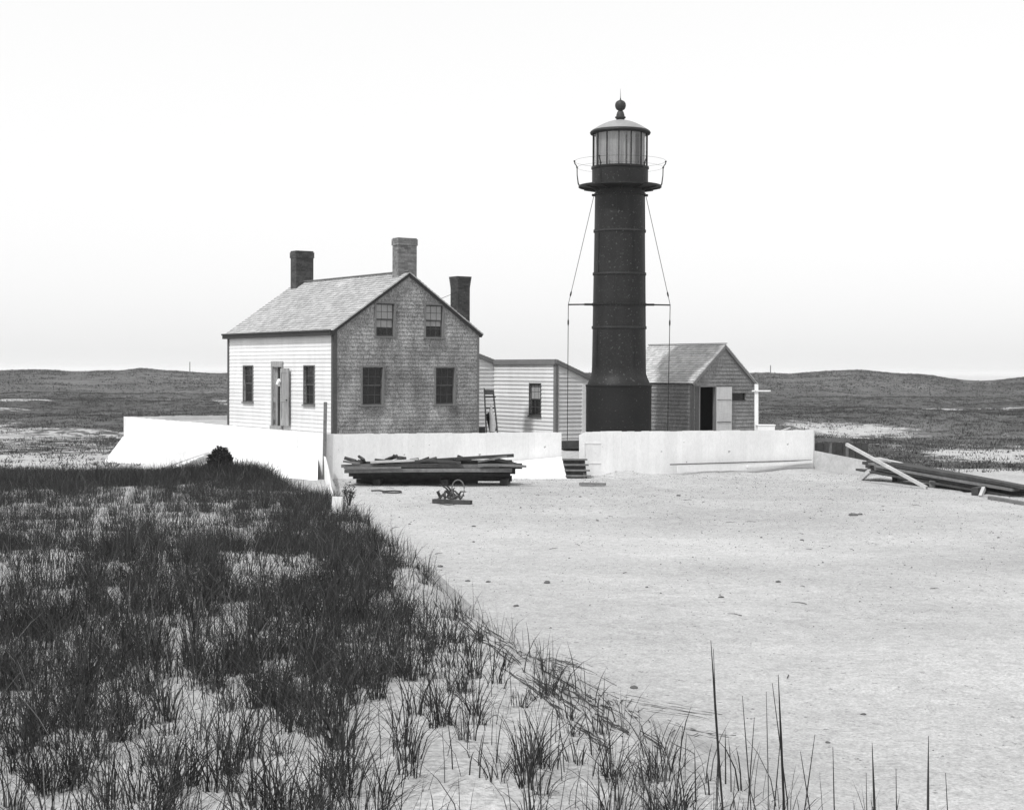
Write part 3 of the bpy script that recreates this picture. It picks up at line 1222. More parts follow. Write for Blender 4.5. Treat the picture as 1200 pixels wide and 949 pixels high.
# outrigger struts and guy rods
zs = lz(357)
for s_ in (-1, 1):
    mb = MB()
    mb.tube([(s_ * .9, 0, zs), (s_ * 1.25, 0, zs)], .04, 8)
    mb.tube([(s_ * 1.2, 0, zs), (s_ * 1.83, 0, zs - .01)], .026, 8)
    st = mb.build('outrigger', 'iron', tower, smooth=True)
    mb = MB()
    top = Vector((s_ * .92, 0, lz(229)))
    mid = Vector((s_ * 1.82, 0, zs))
    bot = Vector((s_ * 1.83 if s_ < 0 else s_ * 1.75, 0, .05))
    mb.tube([top, mid], .011, 6)
    mb.tube([mid, bot], .014, 6)
    gy = mb.build('guy_rod', 'iron', tower)
    for p, q, t0 in ((top, mid, .88), (mid, bot, .10)):
        mb = MB()
        a = p.lerp(q, t0)
        b_ = p.lerp(q, t0 + .05)
        mb.tube([a, a.lerp(b_, .3), a.lerp(b_, .7), b_], [.012, .03, .03, .012], 7)
        mb.build('turnbuckle', 'iron', gy)
    mb = MB()
    mb.tube([(s_ * .86, 0, lz(229.5)), (s_ * 1.0, 0, lz(229.5))], .045, 8)
    mb.build('rod_lug', 'iron', tower)


# ------------------------------------------------------------------ board walls
def board_wall(name, p, q, z0, z1, label, cat, bw=.24, th=.035, group=None, rail=True, mat='white_board', n_out=None, round_start=False, horizontal=False, z0b=None, z1b=None, gaps=.0015):
    p, q = Vector((p[0], p[1], 0)), Vector((q[0], q[1], 0))
    d = (q - p).normalized()
    L = (q - p).length
    no = n_out if n_out is not None else Vector((d.y, -d.x, 0))
    z0b = z0 if z0b is None else z0b
    z1b = z1 if z1b is None else z1b
    mb = MB()
    fr = frame(p, d, no)
    if not horizontal:
        s = 0
        while s < L - .02:
            w = min(bw * rnd.uniform(.8, 1.25), L - s)
            k0, k1 = s / L, (s + w) / L
            jz = rnd.uniform(-.016, .008)
            jn = rnd.uniform(-.003, .003)
            za0, za1 = z0 + (z0b - z0) * k0, z0 + (z0b - z0) * k1
            zt0, zt1 = z1 + (z1b - z1) * k0 + jz, z1 + (z1b - z1) * k1 + jz
            if round_start and s == 0:
                zt0 -= .10
            mb.hexa([fr(s, za0, 0), fr(s + w - gaps, za1, 0), fr(s + w - gaps, za1, th + jn), fr(s, za0, th + jn),
                     fr(s, zt0, 0), fr(s + w - gaps, zt1, 0), fr(s + w - gaps, zt1, th + jn), fr(s, zt0, th + jn)])
            s += w
    else:
        nrow = max(1, int(round((z1 - z0) / bw)))
        for i in range(nrow):
            a, b_ = i / nrow, (i + 1) / nrow
            zz = [z0 + (z1 - z0) * a, z0b + (z1b - z0b) * a, z0b + (z1b - z0b) * b_ - gaps, z0 + (z1 - z0) * b_ - gaps]
            jn = rnd.uniform(-.004, .004)
            mb.hexa([fr(0, zz[0], 0), fr(L, zz[1], 0), fr(L, zz[1], th + jn), fr(0, zz[0], th + jn),
                     fr(0, zz[3], 0), fr(L, zz[2], 0), fr(L, zz[2], th + jn), fr(0, zz[3], th + jn)])
    org = p.lerp(q, .5) + Vector((0, 0, z0))
    e = empty(name, org, 0, label, cat, group)
    o = mb.build('boards', mat, None, org)
    o.location = (0, 0, 0)
    o.parent = e
    if rail:
        mb = MB()
        mb.fbox(fr, .02, L - .02, z1 - .22, z1 - .12, -.06, -.002)
        s = .4
        while s < L:
            mb.fbox(fr, s, s + .1, z0 - .3, z1 - .06, -.17, -.062)
            s += 2.2
        o = mb.build('rail_and_posts', mat, None, org)
        o.location = (0, 0, 0)
        o.parent = e
    return e


def fpt(s, n=0):
    return K + fd * s + fn * n


SG1, SG2 = 7.97, 8.61
FL = (Rr - K).length
board_wall('board_fence', fpt(.03), fpt(SG1), -1.62, FTOP - .02, 'white vertical-board fence between the corner post and the steps, below the grey gable', 'fence', n_out=fn)
board_wall('board_fence', fpt(SG2), fpt(FL), -1.62, FTOP - .01, 'long white board fence right of the steps, in front of the tower and shed', 'fence', n_out=fn, round_start=True, z0b=-1.55)
board_wall('board_fence', K, W, -1.75, FTOP + .0, 'white board fence running back along the left of the house', 'fence', n_out=ln)
board_wall('board_fence', W + Vector((.03, .02, 0)), W + GU * 9.5, -1.5, FTOP, 'white board fence behind the house, at its far left corner', 'fence')
board_wall('board_fence', Rr + Vector((.02, .03, 0)), Rb, -1.8, FTOP - .08, 'white board fence running back from the right end of the long fence', 'fence', n_out=Vector((1, 0, 0)), z1b=-1.0, rail=False)
# low boards and rail right of the long fence
board_wall('low_board_wall', Rr + Vector((.04, 0, 0)), (12.0, 53.2), -1.5, -.62, 'low pale board wall between the long white fence and the lumber pile', 'fence', bw=.22, horizontal=True, z1b=-.85, rail=False, mat='wood_pale', n_out=Vector((-.3, -1, 0)).normalized())
mb = MB()
pA, pB = Vector((10.7, 56.0, -.28)), Vector((12.2, 57, -.30))
mb.beam(pA, pB, .08, .12)
mb.beam((11.4, 56.5, -1.5), (11.4, 56.5, -.34), .1, .1)
mb.beam((12.1, 56.95, -1.5), (12.1, 56.95, -.36), .1, .1)
tag(mb.build('handrail', 'wood_mid', None, (11.4, 56.5, -1.4)), 'dark timber rail on short posts right of the long white fence', 'rail')
mb = MB()
mb.box((10.9, 57.6, -1.5), (13.0, 57.66, -.45))
for k in range(9):
    mb.box((10.9 + .235 * k, 57.55, -1.5), (11.12 + .235 * k, 57.598, -.42 - .03 * rnd.random()))
tag(mb.build('dark_board_screen', 'wood_dark', None, (11.9, 57.6, -1.5)), 'dark low board screen behind the timber rail', 'fence')

# sloping aprons of white boards
def slab(name, quad, th, label, cat, mat='white_board', nb_=6, group=None, along=True):
    """quad = 4 corners a,b (top edge), c,d (bottom edge); boards run a->d"""
    a, b_, c, d = [Vector(v_) for v_ in quad]
    n_ = (b_ - a).cross(d - a).normalized()
    if n_.z < 0:
        n_ = -n_
    mb = MB()
    for i in range(nb_):
        k0, k1 = i / nb_, (i + 1) / nb_ - .006
        if along:
            p = [a.lerp(d, k0), b_.lerp(c, k0), b_.lerp(c, k1), a.lerp(d, k1)]
        else:
            p = [a.lerp(b_, k0), a.lerp(b_, k1), d.lerp(c, k1), d.lerp(c, k0)]
        j = rnd.uniform(-.004, .004)
        mb.hexa([v_ - n_ * th for v_ in p] + [v_ + n_ * j for v_ in p])
    o = (c + d) / 2
    return tag(mb.build(name, mat, None, o), label, cat, group)


w0 = W + ln * .06
k0 = K.lerp(W, .02) + ln * .06
slab('board_apron', [(w0.x, w0.y, -.72), (k0.x, k0.y, -.72), (K.x - .12, K.y - 1.0, -1.52), (-15.1, 57.9, -1.46)], .05,
     'white boarded slope leaning against the foot of the left fence', 'board apron', nb_=7)
a_, b_ = fpt(4.6, .10), fpt(SG1 - .02, .10)
slab('board_apron', [(a_.x, a_.y, -.98), (b_.x, b_.y, -.72), (b_.x + .15, b_.y - 1.05, -1.40), (a_.x + .2, a_.y - 1.2, -1.40)], .05,
     'white boarded slope between the left timber pile and the steps', 'board apron', nb_=4)
pa, pb = at(120, 560, 52.5), at(245, 517, 57.5)
pc = at(245, 529, 56.0)
pd = at(128, 570, 51.5)
slab('fallen_panel', [pb, pa, pd, pc], .05, 'long greyish white panel lying slanted on the bank left of the house', 'board panel', nb_=2, mat='old_white')

# corner post
pp = at(381.5, 471, 49.9)
mb = MB()
mb.beam((K.x - .02, K.y - .12, -1.7), (pp.x, K.y - .12, pp.z), .10, .10, (0, 1, 0))
tag(mb.build('fence_post', 'wood_mid', None, (K.x, K.y, -1.6)), 'tall grey post rising above the fence corner', 'post')

# boards running from the corner towards the viewer
mb = MB()
pts = [(K.x + .02, K.y - .25), (at(384, 560, 45.5).x, 45.5), (at(387, 580, 40.8).x, 40.8), (at(393, 606, 36.4).x, 36.4)]
for i in range(3):
    a, b_ = pts[i], pts[i + 1]
    za, zb = gz(a[0] + .3, a[1]), gz(b_[0] + .3, b_[1])
    mb.hexa([(a[0], a[1], za - .2), (a[0] + .30, a[1], za - .2), (b_[0] + .34, b_[1], zb - .2), (b_[0], b_[1], zb - .2),
             (a[0] - .03, a[1], za + .74 - .12 * i), (a[0] + .03, a[1], za + .72 - .12 * i), (b_[0] + .03, b_[1] + .01, zb + .60 - .12 * i), (b_[0] - .03, b_[1] + .01, zb + .62 - .12 * i)])
tag(mb.build('board_edging', 'white_board', None, (pts[1][0], pts[1][1], -1.4)), 'narrow leaning white boards running from the fence corner into the grass', 'board edging')
mb = MB()
p = hit(394, 606)
mb.beam((p.x, p.y, p.z - .1), (p.x + .02, p.y, p.z + .32), .16, .05, (0, 1, 0))
tag(mb.build('stake', 'white_board', None, p), 'short white stake at the near end of the leaning edging boards', 'stake')

# steps
G1, G2 = fpt(SG1), fpt(SG2)
stp = empty('wooden_steps', ((G1.x + G2.x) / 2, G1.y - .5, -1.4), 0, 'flight of four dark wooden steps in the gap between the white fences', 'steps')
so = stp.location
for i in range(4):
    z = tz(539) * 0 + (-.78 - .165 * i)
    y = fpt(SG1).y - .05 - .26 * i
    x0 = at(659 + 1.2 * i, 540, y).x
    x1 = at(688 + 1.5 * i, 540, y).x
    mb = MB()
    mb.hexa([(x0, y - .26, z - .045), (x1, y - .24, z - .045), (x1, y, z - .045), (x0, y, z - .045), (x0, y - .26, z), (x1, y - .24, z), (x1, y, z), (x0, y, z)])
    o = mb.build('tread', 'wood_mid', None, so)
    o.location = (0, 0, 0)
    o.parent = stp
mb = MB()
for i in range(4):
    z = -.78 - .165 * i
    y = fpt(SG1).y - .05 - .26 * i
    mb.hexa([(at(660, 540, y).x, y - .20, z - .20), (at(684, 540, y).x, y - .18, z - .20), (at(684, 540, y).x, y - .15, z - .20), (at(660, 540, y).x, y - .17, z - .20),
             (at(660, 540, y).x, y - .20, z - .047), (at(684, 540, y).x, y - .18, z - .047), (at(684, 540, y).x, y - .15, z - .047), (at(660, 540, y).x, y - .17, z - .047)])
o = mb.build('risers', 'wood_dark', None, so)
o.location = (0, 0, 0)
o.parent = stp
for xx in (at(661, 540, G1.y).x, at(684, 540, G1.y).x):
    mb = MB()
    mb.beam((xx, G1.y - .02, -.88), (xx + .05, G1.y - 1.05, -1.50), .05, .20)
    o = mb.build('stringer', 'wood_dark', None, so)
    o.location = (0, 0, 0)
    o.parent = stp
p0, p1 = hit(679, 569), hit(710, 570)
mb = MB()
mb.beam(p0 + Vector((0, 0, .06)), p1 + Vector((0, 0, .07)), .26, .07)
tag(mb.build('loose_plank', 'wood_mid', None, p0), 'short dark plank lying on the sand just below the steps', 'plank')
# dark threshold objects seen through the gap
mb = MB()
mb.beam((1.7, 54.6, -.42), (3.1, 54.9, -.40), .6, .26)
tag(mb.build('timber_block', 'wood_dark', None, (2.3, 54.7, -.55)), 'dark timber block seen through the fence gap at the foot of the tower', 'timber')
mb = MB()
p = fpt(SG2 + .15, .04)
for k, z in enumerate((-.28, -.95)):
    mb.beam(p + Vector((0, 0, z)), p + fd * .62 + Vector((0, 0, z)), .02, .035)
mb.beam(p + fd * .02 + Vector((0, 0, -.2)), p + fd * .02 + Vector((0, 0, -1.0)), .02, .035, fn)
tag(mb.build('gate_cleats', 'white_board', None, p + Vector((0, 0, -1))), 'thin white battens nailed on the long fence just right of the steps', 'batten')


# ------------------------------------------------------------------ planks, piles, driftwood
def plank(p, q, w, t, mat, label, cat='plank', group=None, name='plank', roll=0, warp=0):
    mb = MB()
    p, q = Vector(p), Vector(q)
    up = Vector((0, 0, 1))
    if roll:
        up = Matrix.Rotation(roll, 3, (q - p).normalized()) @ up
    mb.beam(p, q, w, t, up, warp=warp)
    o = mb.build(name, mat, None, p.lerp(q, .5) - Vector((0, 0, t / 2)))
    return tag(o, label, cat, group)


# white planks lying along the foot of the long fence
a, b_ = fpt(12.0, .45), fpt(14.75, .20)
plank((a.x, a.y, -1.16), (b_.x, b_.y, -1.16), .04, .20, 'white_board', 'broad white plank on edge at the middle foot of the long white fence')
a, b_ = fpt(14.7, .28), fpt(17.3, .12)
plank((a.x, a.y, -1.12), (b_.x, b_.y, -1.0), .10, .09, 'white_board', 'thin white plank slanting along the right foot of the long fence')
a, b_ = fpt(11.8, .30), fpt(17.3, .10)
plank((a.x, a.y, -1.02), (b_.x, b_.y, -.96), .06, .04, 'wood_mid', 'thin dark batten along the foot of the long white fence')

ORD = ['first', 'second', 'third', 'fourth', 'fifth', 'sixth', 'seventh', 'eighth', 'ninth', 'tenth', 'eleventh', 'twelfth', 'thirteenth', 'fourteenth', 'fifteenth', 'sixteenth', 'seventeenth', 'eighteenth', 'nineteenth', 'twentieth', 'twenty-first', 'twenty-second', 'twenty-third', 'twenty-fourth', 'twenty-fifth', 'twenty-sixth']
# timber pile left, in front of the fence
PD = 47.4
g1 = 'boards in the left timber pile'


def lp(px, py, Y=PD):
    return at(px, py, Y)


for px_, wh in ((440, 'left'), (520, 'middle'), (590, 'right')):
    a = at(px_, 560, PD - .35)
    plank((a.x, PD - .05, -1.36 + .10), (a.x + .1, PD + 1.1, -1.36 + .10), .22, .24, 'wood_dark', '%s dark bearer block under the left timber pile' % wh, 'timber', 'bearers under the left timber pile', 'bearer')
sets = [  # px0,py0,px1,py1,Y, width, thick, material
    (414, 558, 566, 559, 47.9, .30, .14, 'wood_dark'), (424, 561.5, 600, 560.5, 48.15, .30, .16, 'wood_dark'), (409, 556, 598, 556, 47.6, .25, .10, 'wood_dark'),  # this row and the next: dark filler added for the shade underneath
    (418, 565, 560, 565, 48.3, .30, .20, 'wood_dark'),
    (404, 552, 600, 551, 47.0, .34, .10, 'wood_mid'), (408, 549, 612, 546, 47.4, .30, .16, 'wood_dark'),
    (412, 552, 604, 552, 47.9, .35, .16, 'wood_dark'), (400, 546, 585, 546.5, 47.1, .16, .09, 'wood_mid'),
    (420, 543, 600, 541, 47.6, .30, .10, 'wood_dark'), (430, 546, 597, 544, 48.1, .30, .14, 'wood_dark'),
    (434, 541.5, 490, 539, 46.95, .22, .06, 'wood_pale'), (512, 539, 602, 533.5, 47.3, .22, .09, 'wood_dark'),
    (402, 540.5, 422, 543, 47.0, .10, .06, 'wood_mid'), (560, 541, 594, 534.5, 47.0, .08, .05, 'wood_mid'),
    (560, 545, 617, 546.5, 46.9, .14, .07, 'wood_mid'), (486, 540, 540, 542, 47.0, .18, .06, 'wood_dark'),
    (580, 538, 611, 546, 47.2, .16, .09, 'wood_dark'), (403, 548.5, 470, 548, 46.8, .08, .05, 'wood_mid'),
]
LB = ['dark board at the bottom front of the left timber pile', 'long dark beam low in the middle of the left timber pile',
      'dark board just above the bottom boards of the left timber pile', 'lowest and rearmost beam of the left timber pile',
      'wide grey board along the front face of the left timber pile', 'longest dark beam reaching the right end of the left timber pile',
      'dark beam behind the wide front board of the left timber pile', 'narrow grey board along the upper front edge of the left timber pile',
      'broad dark board in the top layer of the left timber pile', 'rear dark beam in the top layer of the left timber pile', '', '', '', '',
      'narrow grey board sticking out furthest at the right end of the left timber pile', 'short dark board lying on the middle top of the left timber pile', 'short dark board sloping down at the right tip of the left timber pile', '', '', '']
for i, (a0, b0, a1, b1, Y, w, t_, mt) in enumerate(sets):
    p, q = lp(a0, b0, Y), lp(a1, b1, Y + rnd.uniform(-.05, .15))
    lab = {10: 'pale board lying on top of the left timber pile', 11: 'long dark board tilted up at the right end of the left timber pile',
           12: 'short grey board end at the left tip of the left timber pile', 13: 'thin grey batten leaning on the right end of the left timber pile',
           17: 'thin short strip along the left front of the left timber pile'}.get(i)
    if lab:
        plank(p, q, w, t_, mt, lab)
    else:
        plank(p, q, w, t_, mt, LB[i], group=g1, warp=.02)
scx = sorted([rnd.uniform(404, 505) for i in range(20)] + [rnd.uniform(530, 550) for i in range(6)])
for i in range(26):      # broken bits on top
    x = scx[i]
    a = lp(x, rnd.uniform(536, 543), 47.5 + rnd.uniform(-.4, .4))
    d = Vector((rnd.uniform(-.22, .22), rnd.uniform(-.1, .1), rnd.uniform(-.02, .07)))
    plank(a - d, a + d, rnd.uniform(.05, .13), rnd.uniform(.04, .10), 'wood_dark', '%s broken wood scrap from the left on top of the left timber pile' % ORD[i], 'scrap wood', 'wood scraps on the left timber pile', 'wood_scrap', roll=rnd.uniform(-1, 1))

# lumber pile right
g2 = 'boards in the right lumber pile'
for i, px_ in enumerate((1012, 1056, 1100, 1150)):
    a = hit(px_, 556 + (px_ - 1012) * .17)
    plank((a.x - .25, a.y - .2, a.z + .10), (a.x + .8, a.y + .9, a.z + .14), .20, .22, 'wood_dark' if i % 2 else 'wood_mid', '%s timber bearer from the left under the right lumber pile' % ORD[i], 'timber', 'bearers under the right lumber pile', 'bearer')
for i in range(22):
    lay = i // 6
    k = (i % 6) / 5
    x0 = 1000 + rnd.uniform(0, 40) + lay * 8
    x1 = x0 + rnd.uniform(110, 200)
    yb = lambda x: 549 + (x - 1000) * .180 - lay * 4.2 - k * 5
    Y0 = lambda x: 51.6 - (x - 1000) * .040 + k * 1.2
    mt = rnd.choice(['wood_dark', 'wood_dark', 'wood_mid', 'wood_dark'])
    plank(at(x0, yb(x0), Y0(x0)), at(x1, yb(x1) + rnd.uniform(-2, 1), Y0(x1)), rnd.uniform(.18, .32), rnd.uniform(.05, .11), mt,
          '%s board from the front in the %s layer of the right lumber pile' % (ORD[i % 6], ('bottom', 'second', 'third', 'top')[lay]), group=g2, warp=rnd.uniform(-.02, .03))
plank(at(992, 520.5, 49.6), hit(1086, 573) + Vector((0, 0, .04)), .09, .09, 'wood_pale', 'long pale pole slanting down across the right lumber pile to the sand', 'pole', name='leaning_pole')
plank(at(1028, 537, 51.0), at(1057, 543.5, 50.0), .16, .07, 'wood_pale', 'short pale board on top of the right lumber pile beside the slanting pole')
plank(at(1057, 546, 49.8), at(1131, 558, 47.4), .16, .05, 'wood_pale', 'long pale board on top of the right lumber pile')
a = hit(1008, 562)
plank(a, at(1019, 552, 50.6), .10, .14, 'wood_pale', 'pale block propped under the left end of the right lumber pile', 'timber', name='prop')
a = hit(1149, 582)
plank(a, at(1153, 572, a.y + .2), .09, .12, 'wood_pale', 'pale prop under the middle of the right lumber pile', 'timber', name='prop')
a = hit(1160, 585)
plank(a + Vector((0, 0, .05)), hit(1200, 592) + Vector((0, 0, .05)), .14, .09, 'wood_mid', 'board end on the sand below the right lumber pile')

# white post with crossbar, white box behind the fence
a = at(887, 450, 57.2)
mb = MB()
mb.beam((a.x, 57.2, -.6), (a.x - .02, 57.2, a.z), .13, .10, (0, 1, 0))
cp = mb.build('cross_post', 'white_board', None, (a.x, 57.2, -.6))
tag(cp, 'white wooden post with a thin crossbar, at the right corner of the shingled shed', 'post')
mb = MB()
l_, r_ = at(881, 458, 57.12), at(903, 458, 57.12)
mb.beam(l_ - Vector((a.x, 57.2, -.6)), r_ - Vector((a.x, 57.2, -.6)), .04, .05)
mb.build('crossbar', 'white_board', cp)
mb = MB()
a = at(887, 498.5, 56.6)
b_ = at(907, 498.5, 56.6)
mb.box((a.x, 56.4, -.45), (b_.x, 56.9, a.z))
mb.box((a.x - .03, 56.38, a.z), (b_.x + .03, 56.93, a.z + .03))
tag(mb.build('white_box', 'white_board', None, (a.x, 56.6, -.45)), 'white wooden box just showing over the fence beside the cross post', 'box')
plank(at(914, 505, 56.3), at(926, 501.0, 56.3), .2, .03, 'wood_pale', 'pale board tip poking above the fence right of the white box')

# handcart-like wooden frame leaning on the wing wall, with a cloth
base = A + GU * (W_ + 1.55) + GV * 2.6
fx = [at(569, 455, 58.2), at(581, 457, 58.2)]
st = empty('wooden_rack', (fx[0].x + .2, 58.1, -.5), 0, 'upright two-railed wooden frame leaning in the corner by the gable wall', 'wooden frame')


def rel(p):
    return Vector(p) - st.location


for i, (t0, b0) in enumerate(((567.5, 570), (578, 583))):
    mb = MB()
    p = at(t0, 455 + 3 * i, 58.6)
    q = at(b0, 507, 57.8)
    mb.beam(rel(p), rel(q), .05, .06)
    mb.build('rail', 'wood_mid', st)
mb = MB()
mb.beam(rel(at(568, 459.5, 58.5)), rel(at(579, 459.5, 58.5)), .04, .18)
mb.build('cross_board', 'wood_mid', st)
for yy in (465, 478, 492):
    mb = MB()
    mb.beam(rel(at(568.5, yy, 58.3)), rel(at(581, yy, 58.3)), .03, .05)
    mb.build('cross_bar', 'wood_dark', st)
mb = MB()
mb.beam(rel(at(573, 484, 58.35)), rel(at(578, 506, 58.1)), .12, .30)
mb.build('dark_panel', 'wood_dark', st)
mb = MB()
cp_ = [at(576, 474, 57.9), at(575, 482, 57.85), at(577, 490, 57.8), at(577.5, 498, 57.75), at(577, 506, 57.7)]
mb.tube(cp_, [.03, .06, .10, .12, .10], 9)
tag(mb.build('cloth', 'cloth', None, cp_[-1], smooth=True), 'white cloth hanging on the wooden frame by the gable wall', 'cloth')
mb = MB()
a = at(563, 500, 57.2)
mb.box((a.x - .13, 57.0, -.45), (a.x + .17, 57.3, a.z))
tag(mb.build('dark_tub', 'wood_dark', None, (a.x, 57.1, -.45)), 'dark low tub at the gable corner, left of the wooden frame', 'tub')
# rag on door
mb = MB()
dp = A + GU * (-.14) + GV * (DO[0] + .02)
mb.tube([(dp.x, dp.y, 1.80), (dp.x + .02, dp.y - .02, 1.72), (dp.x - .03, dp.y, 1.62), (dp.x + .04, dp.y, 1.55)], [.04, .09, .085, .04], 8)
tag(mb.build('rag', 'cloth', None, (dp.x, dp.y, 1.5), smooth=True), 'small white rag hanging at the open front door', 'rag')
# stringy bits near the pile: rope coil, driftwood
cpt = hit(460, 577.5)
mb = MB()
ptsr = []
for i in range(46):
    t_ = i / 45 * 2 * math.pi * 1.25
    r_ = .26 + .02 * math.sin(3 * t_)
    x, y = cpt.x + r_ * math.cos(t_ + 2.6), cpt.y + 1.7 * r_ * math.sin(t_ + 2.6)
    ptsr.append((x, y, gz(x, y) + .03))
ptsr = [(ptsr[0][0] - .42, ptsr[0][1] + .2, ptsr[0][2]), (ptsr[0][0] - .2, ptsr[0][1] + .3, ptsr[0][2])] + ptsr
mb.tube(ptsr, .022, 6)
tag(mb.build('rope_coil', 'root', None, cpt), 'loose ring of old rope on the sand before the left timber pile', 'rope')
p0, p1 = hit(508, 589.5), hit(552, 591)
plank(p0 + Vector((0, 0, .06)), p1 + Vector((0, 0, .05)), .16, .11, 'wood_dark', 'dark timber lying on the sand before the left timber pile')
c0 = hit(530, 584)
dr = MB()
for i in range(16):
    a = Vector((c0.x + rnd.uniform(-.35, .25), c0.y + rnd.uniform(-.5, .5), c0.z + .02))
    d = Vector((rnd.uniform(-.45, .3), rnd.uniform(-.3, .3), rnd.uniform(.02, .42)))
    dr.tube([a, a + d * .5 + Vector((rnd.uniform(-.08, .08), 0, .08)), a + d], [.035, .025, .012], 6)
tag(dr.build('driftwood', 'root', None, c0), 'tangle of branching driftwood on the sand before the left timber pile', 'driftwood')
# wheel-less hoop in the tangle
mb = MB()
c1 = at(537, 576, c0.y)
mb.tube([(c1.x + .17 * math.cos(t_), c0.y - .15, gz(c1.x, c0.y) + .27 + .25 * math.sin(t_)) for t_ in np.linspace(0, 6.2, 16)], .02, 6)
tag(mb.build('iron_hoop', 'wood_mid', None, (c1.x, c0.y, gz(c1.x, c0.y))), 'grey hoop standing in the driftwood tangle', 'hoop')

# stones on the sand
stones = [(680, 569 + 13, .05), (1000, 604, .16), (555, 617, .07), (641, 683, .09), (605, 710, .06), (572, 682, .06), (548, 681, .06), (516, 664, .08), (555, 635, .05), (743, 806, .07),
          (912, 682, .07), (795, 581, .10), (480, 614, .05), (468, 606, .04), (1008, 603, .10), (892, 630, .05), (940, 633, .06), (1170, 630, .05), (610, 595, .05), (845, 700, .06), (700, 610, .05), (758, 688, .04),
          (1012, 837, .04), (970, 870, .035), (1035, 538 + 60, .05)]
big = stones.pop(1)
stones = sorted(stones)
stones.append(big)
for i, (sx, sy, r_) in enumerate(stones):
    p = hit(sx, sy)
    bm = bmesh.new()
    bmesh.ops.create_icosphere(bm, subdivisions=2, radius=r_)
    for v in bm.verts:
        v.co *= 1 + .35 * (rnd.random() - .5)
        v.co.x *= 1.3
        v.co.z *= .55
    me = bpy.data.meshes.new('stone')
    bm.to_mesh(me)
    bm.free()
    me.materials.append(M['stone'])
    me.transform(Matrix.Scale(.6, 4))
    o = bpy.data.objects.new('stone', me)
    o.location = p + Vector((0, 0, r_ * .1))
    o.rotation_euler = (0, 0, rnd.random() * 6)
    col.objects.link(o)
    if i == len(stones) - 1:
        tag(o, 'largest dark stone on the sand left of the right lumber pile', 'stone')
    else:
        tag(o, '%s small dark stone from the left on the pale sand yard' % ORD[i], 'stone', 'stones scattered over the sand yard')

# crumbs and chips strewn on the yard
N = 26000
cx = rng.uniform(-6, 16, N)
cy = 12 + 42 * rng.random(N) ** .36
keep = cx > np.interp(cy, TOE_Y, TOE_X) + .1
cx, cy = cx[keep], cy[keep]
cz = ground_h(cx, cy)
n = len(cx)
r_ = rng.uniform(.004, .013, n) * (1 + 1.0 * (rng.random(n) > .93))
ang = rng.random(n) * 6.28
tet = np.array([(1, 0, -.2), (-.5, .87, -.2), (-.5, -.87, -.2), (.1, 0, .7)])
V = np.zeros((n, 4, 3))
for k in range(4):
    V[:, k, 0] = cx + r_ * (tet[k, 0] * np.cos(ang) - tet[k, 1] * np.sin(ang)) * 1.5
    V[:, k, 1] = cy + r_ * (tet[k, 0] * np.sin(ang) + tet[k, 1] * np.cos(ang))
    V[:, k, 2] = cz + r_ * tet[k, 2]
F = np.array([(0, 1, 3), (1, 2, 3), (2, 0, 3)])
FF = (np.arange(n)[:, None, None] * 4 + F[None]).reshape(-1)
o = np_mesh('wood_chips', V.reshape(-1, 3), FF, np.arange(n * 3) * 3, 'root')
tag(o, 'dark crumbs and chips strewn over the pale sand yard', 'debris', kind='stuff')

tw = MB()
for i in range(48):
    y = 16 + 36 * rnd.random() ** .6
    x = rnd.uniform(float(np.interp(y, TOE_Y, TOE_X)) + .3, 14)
    a = rnd.uniform(0, 3.14)
    l_ = rnd.uniform(.04, .16)
    z = gz(x, y) + .008
    tw.tube([(x, y, z), (x + l_ * math.cos(a), y + l_ * math.sin(a), z + .01), (x + 1.8 * l_ * math.cos(a + .05), y + 1.8 * l_ * math.sin(a + .05), z)], [.006, .005, .002], 5)
tag(tw.build('twig_litter', 'root', None), 'thin dark twigs and straws littering the sand yard', 'debris', kind='stuff')

# roots exposed on the dune's slip face
root_lines = [
    [(352 + 170, 704), (545, 726), (562, 742), (584, 757)], [(604, 783), (626, 800), (650, 818), (672, 834)], [(636, 786), (662, 800), (690, 816), (716, 836)], [(655, 780), (690, 796), (722, 812)],
    [(612, 765), (630, 768), (652, 772), (672, 778), (690, 784)], [(625, 770), (640, 778), (655, 784), (668, 787)], [(640, 772), (660, 777), (680, 780)],
    [(700, 790 + 28), (730, 822), (760, 828), (800, 834), (846, 842)], [(770, 846), (800, 856), (830, 862), (856, 866)], [(690, 817), (712, 824), (735, 836), (750, 848)],
    [(600, 786), (620, 800), (640, 812), (655, 822)], [(648, 796), (672, 812), (700, 826), (730, 842)], [(560, 742), (580, 752), (596, 760)], [(575, 757), (592, 770), (608, 782)],
    [(708, 838), (730, 852), (748, 864)], [(760, 860), (782, 874), (812, 888)], [(660, 800), (664, 808), (660, 814)], [(540, 722), (560, 735), (575, 748)], [(700, 812), (716, 812), (735, 820)],
    [(677, 850), (700, 868), (722, 880)],
]
mb = MB()
for L_i in root_lines:
    for rep in range(6):
        pts_ = []
        ja, jb = rnd.uniform(-14, 14), rnd.gauss(0, 3.2)
        lo = rnd.choice((0, 0, 1)) if len(L_i) > 3 else 0
        for (a, b_) in L_i[lo:]:
            p = hit(a + ja + rnd.uniform(-2, 2), b_ + jb + rnd.uniform(-1, 1))
            pts_.append(p + Vector((0, 0, .008)))
        # refine
        fine = []
        for p, q in zip(pts_, pts_[1:]):
            for k in range(4):
                m_ = p.lerp(q, k / 4)
                m_.x += rnd.uniform(-.008, .008)
                m_.y += rnd.uniform(-.02, .02)
                m_.z = gz(m_.x, m_.y) + rnd.uniform(-.003, .008)
                fine.append(m_)
        mb.tube(fine, [rnd.uniform(.0008, .0042) for _ in fine], 5)
tag(mb.build('roots', 'root', None), 'dark dead roots and wrack in streaks on the sand slope of the dune', 'roots', kind='stuff')


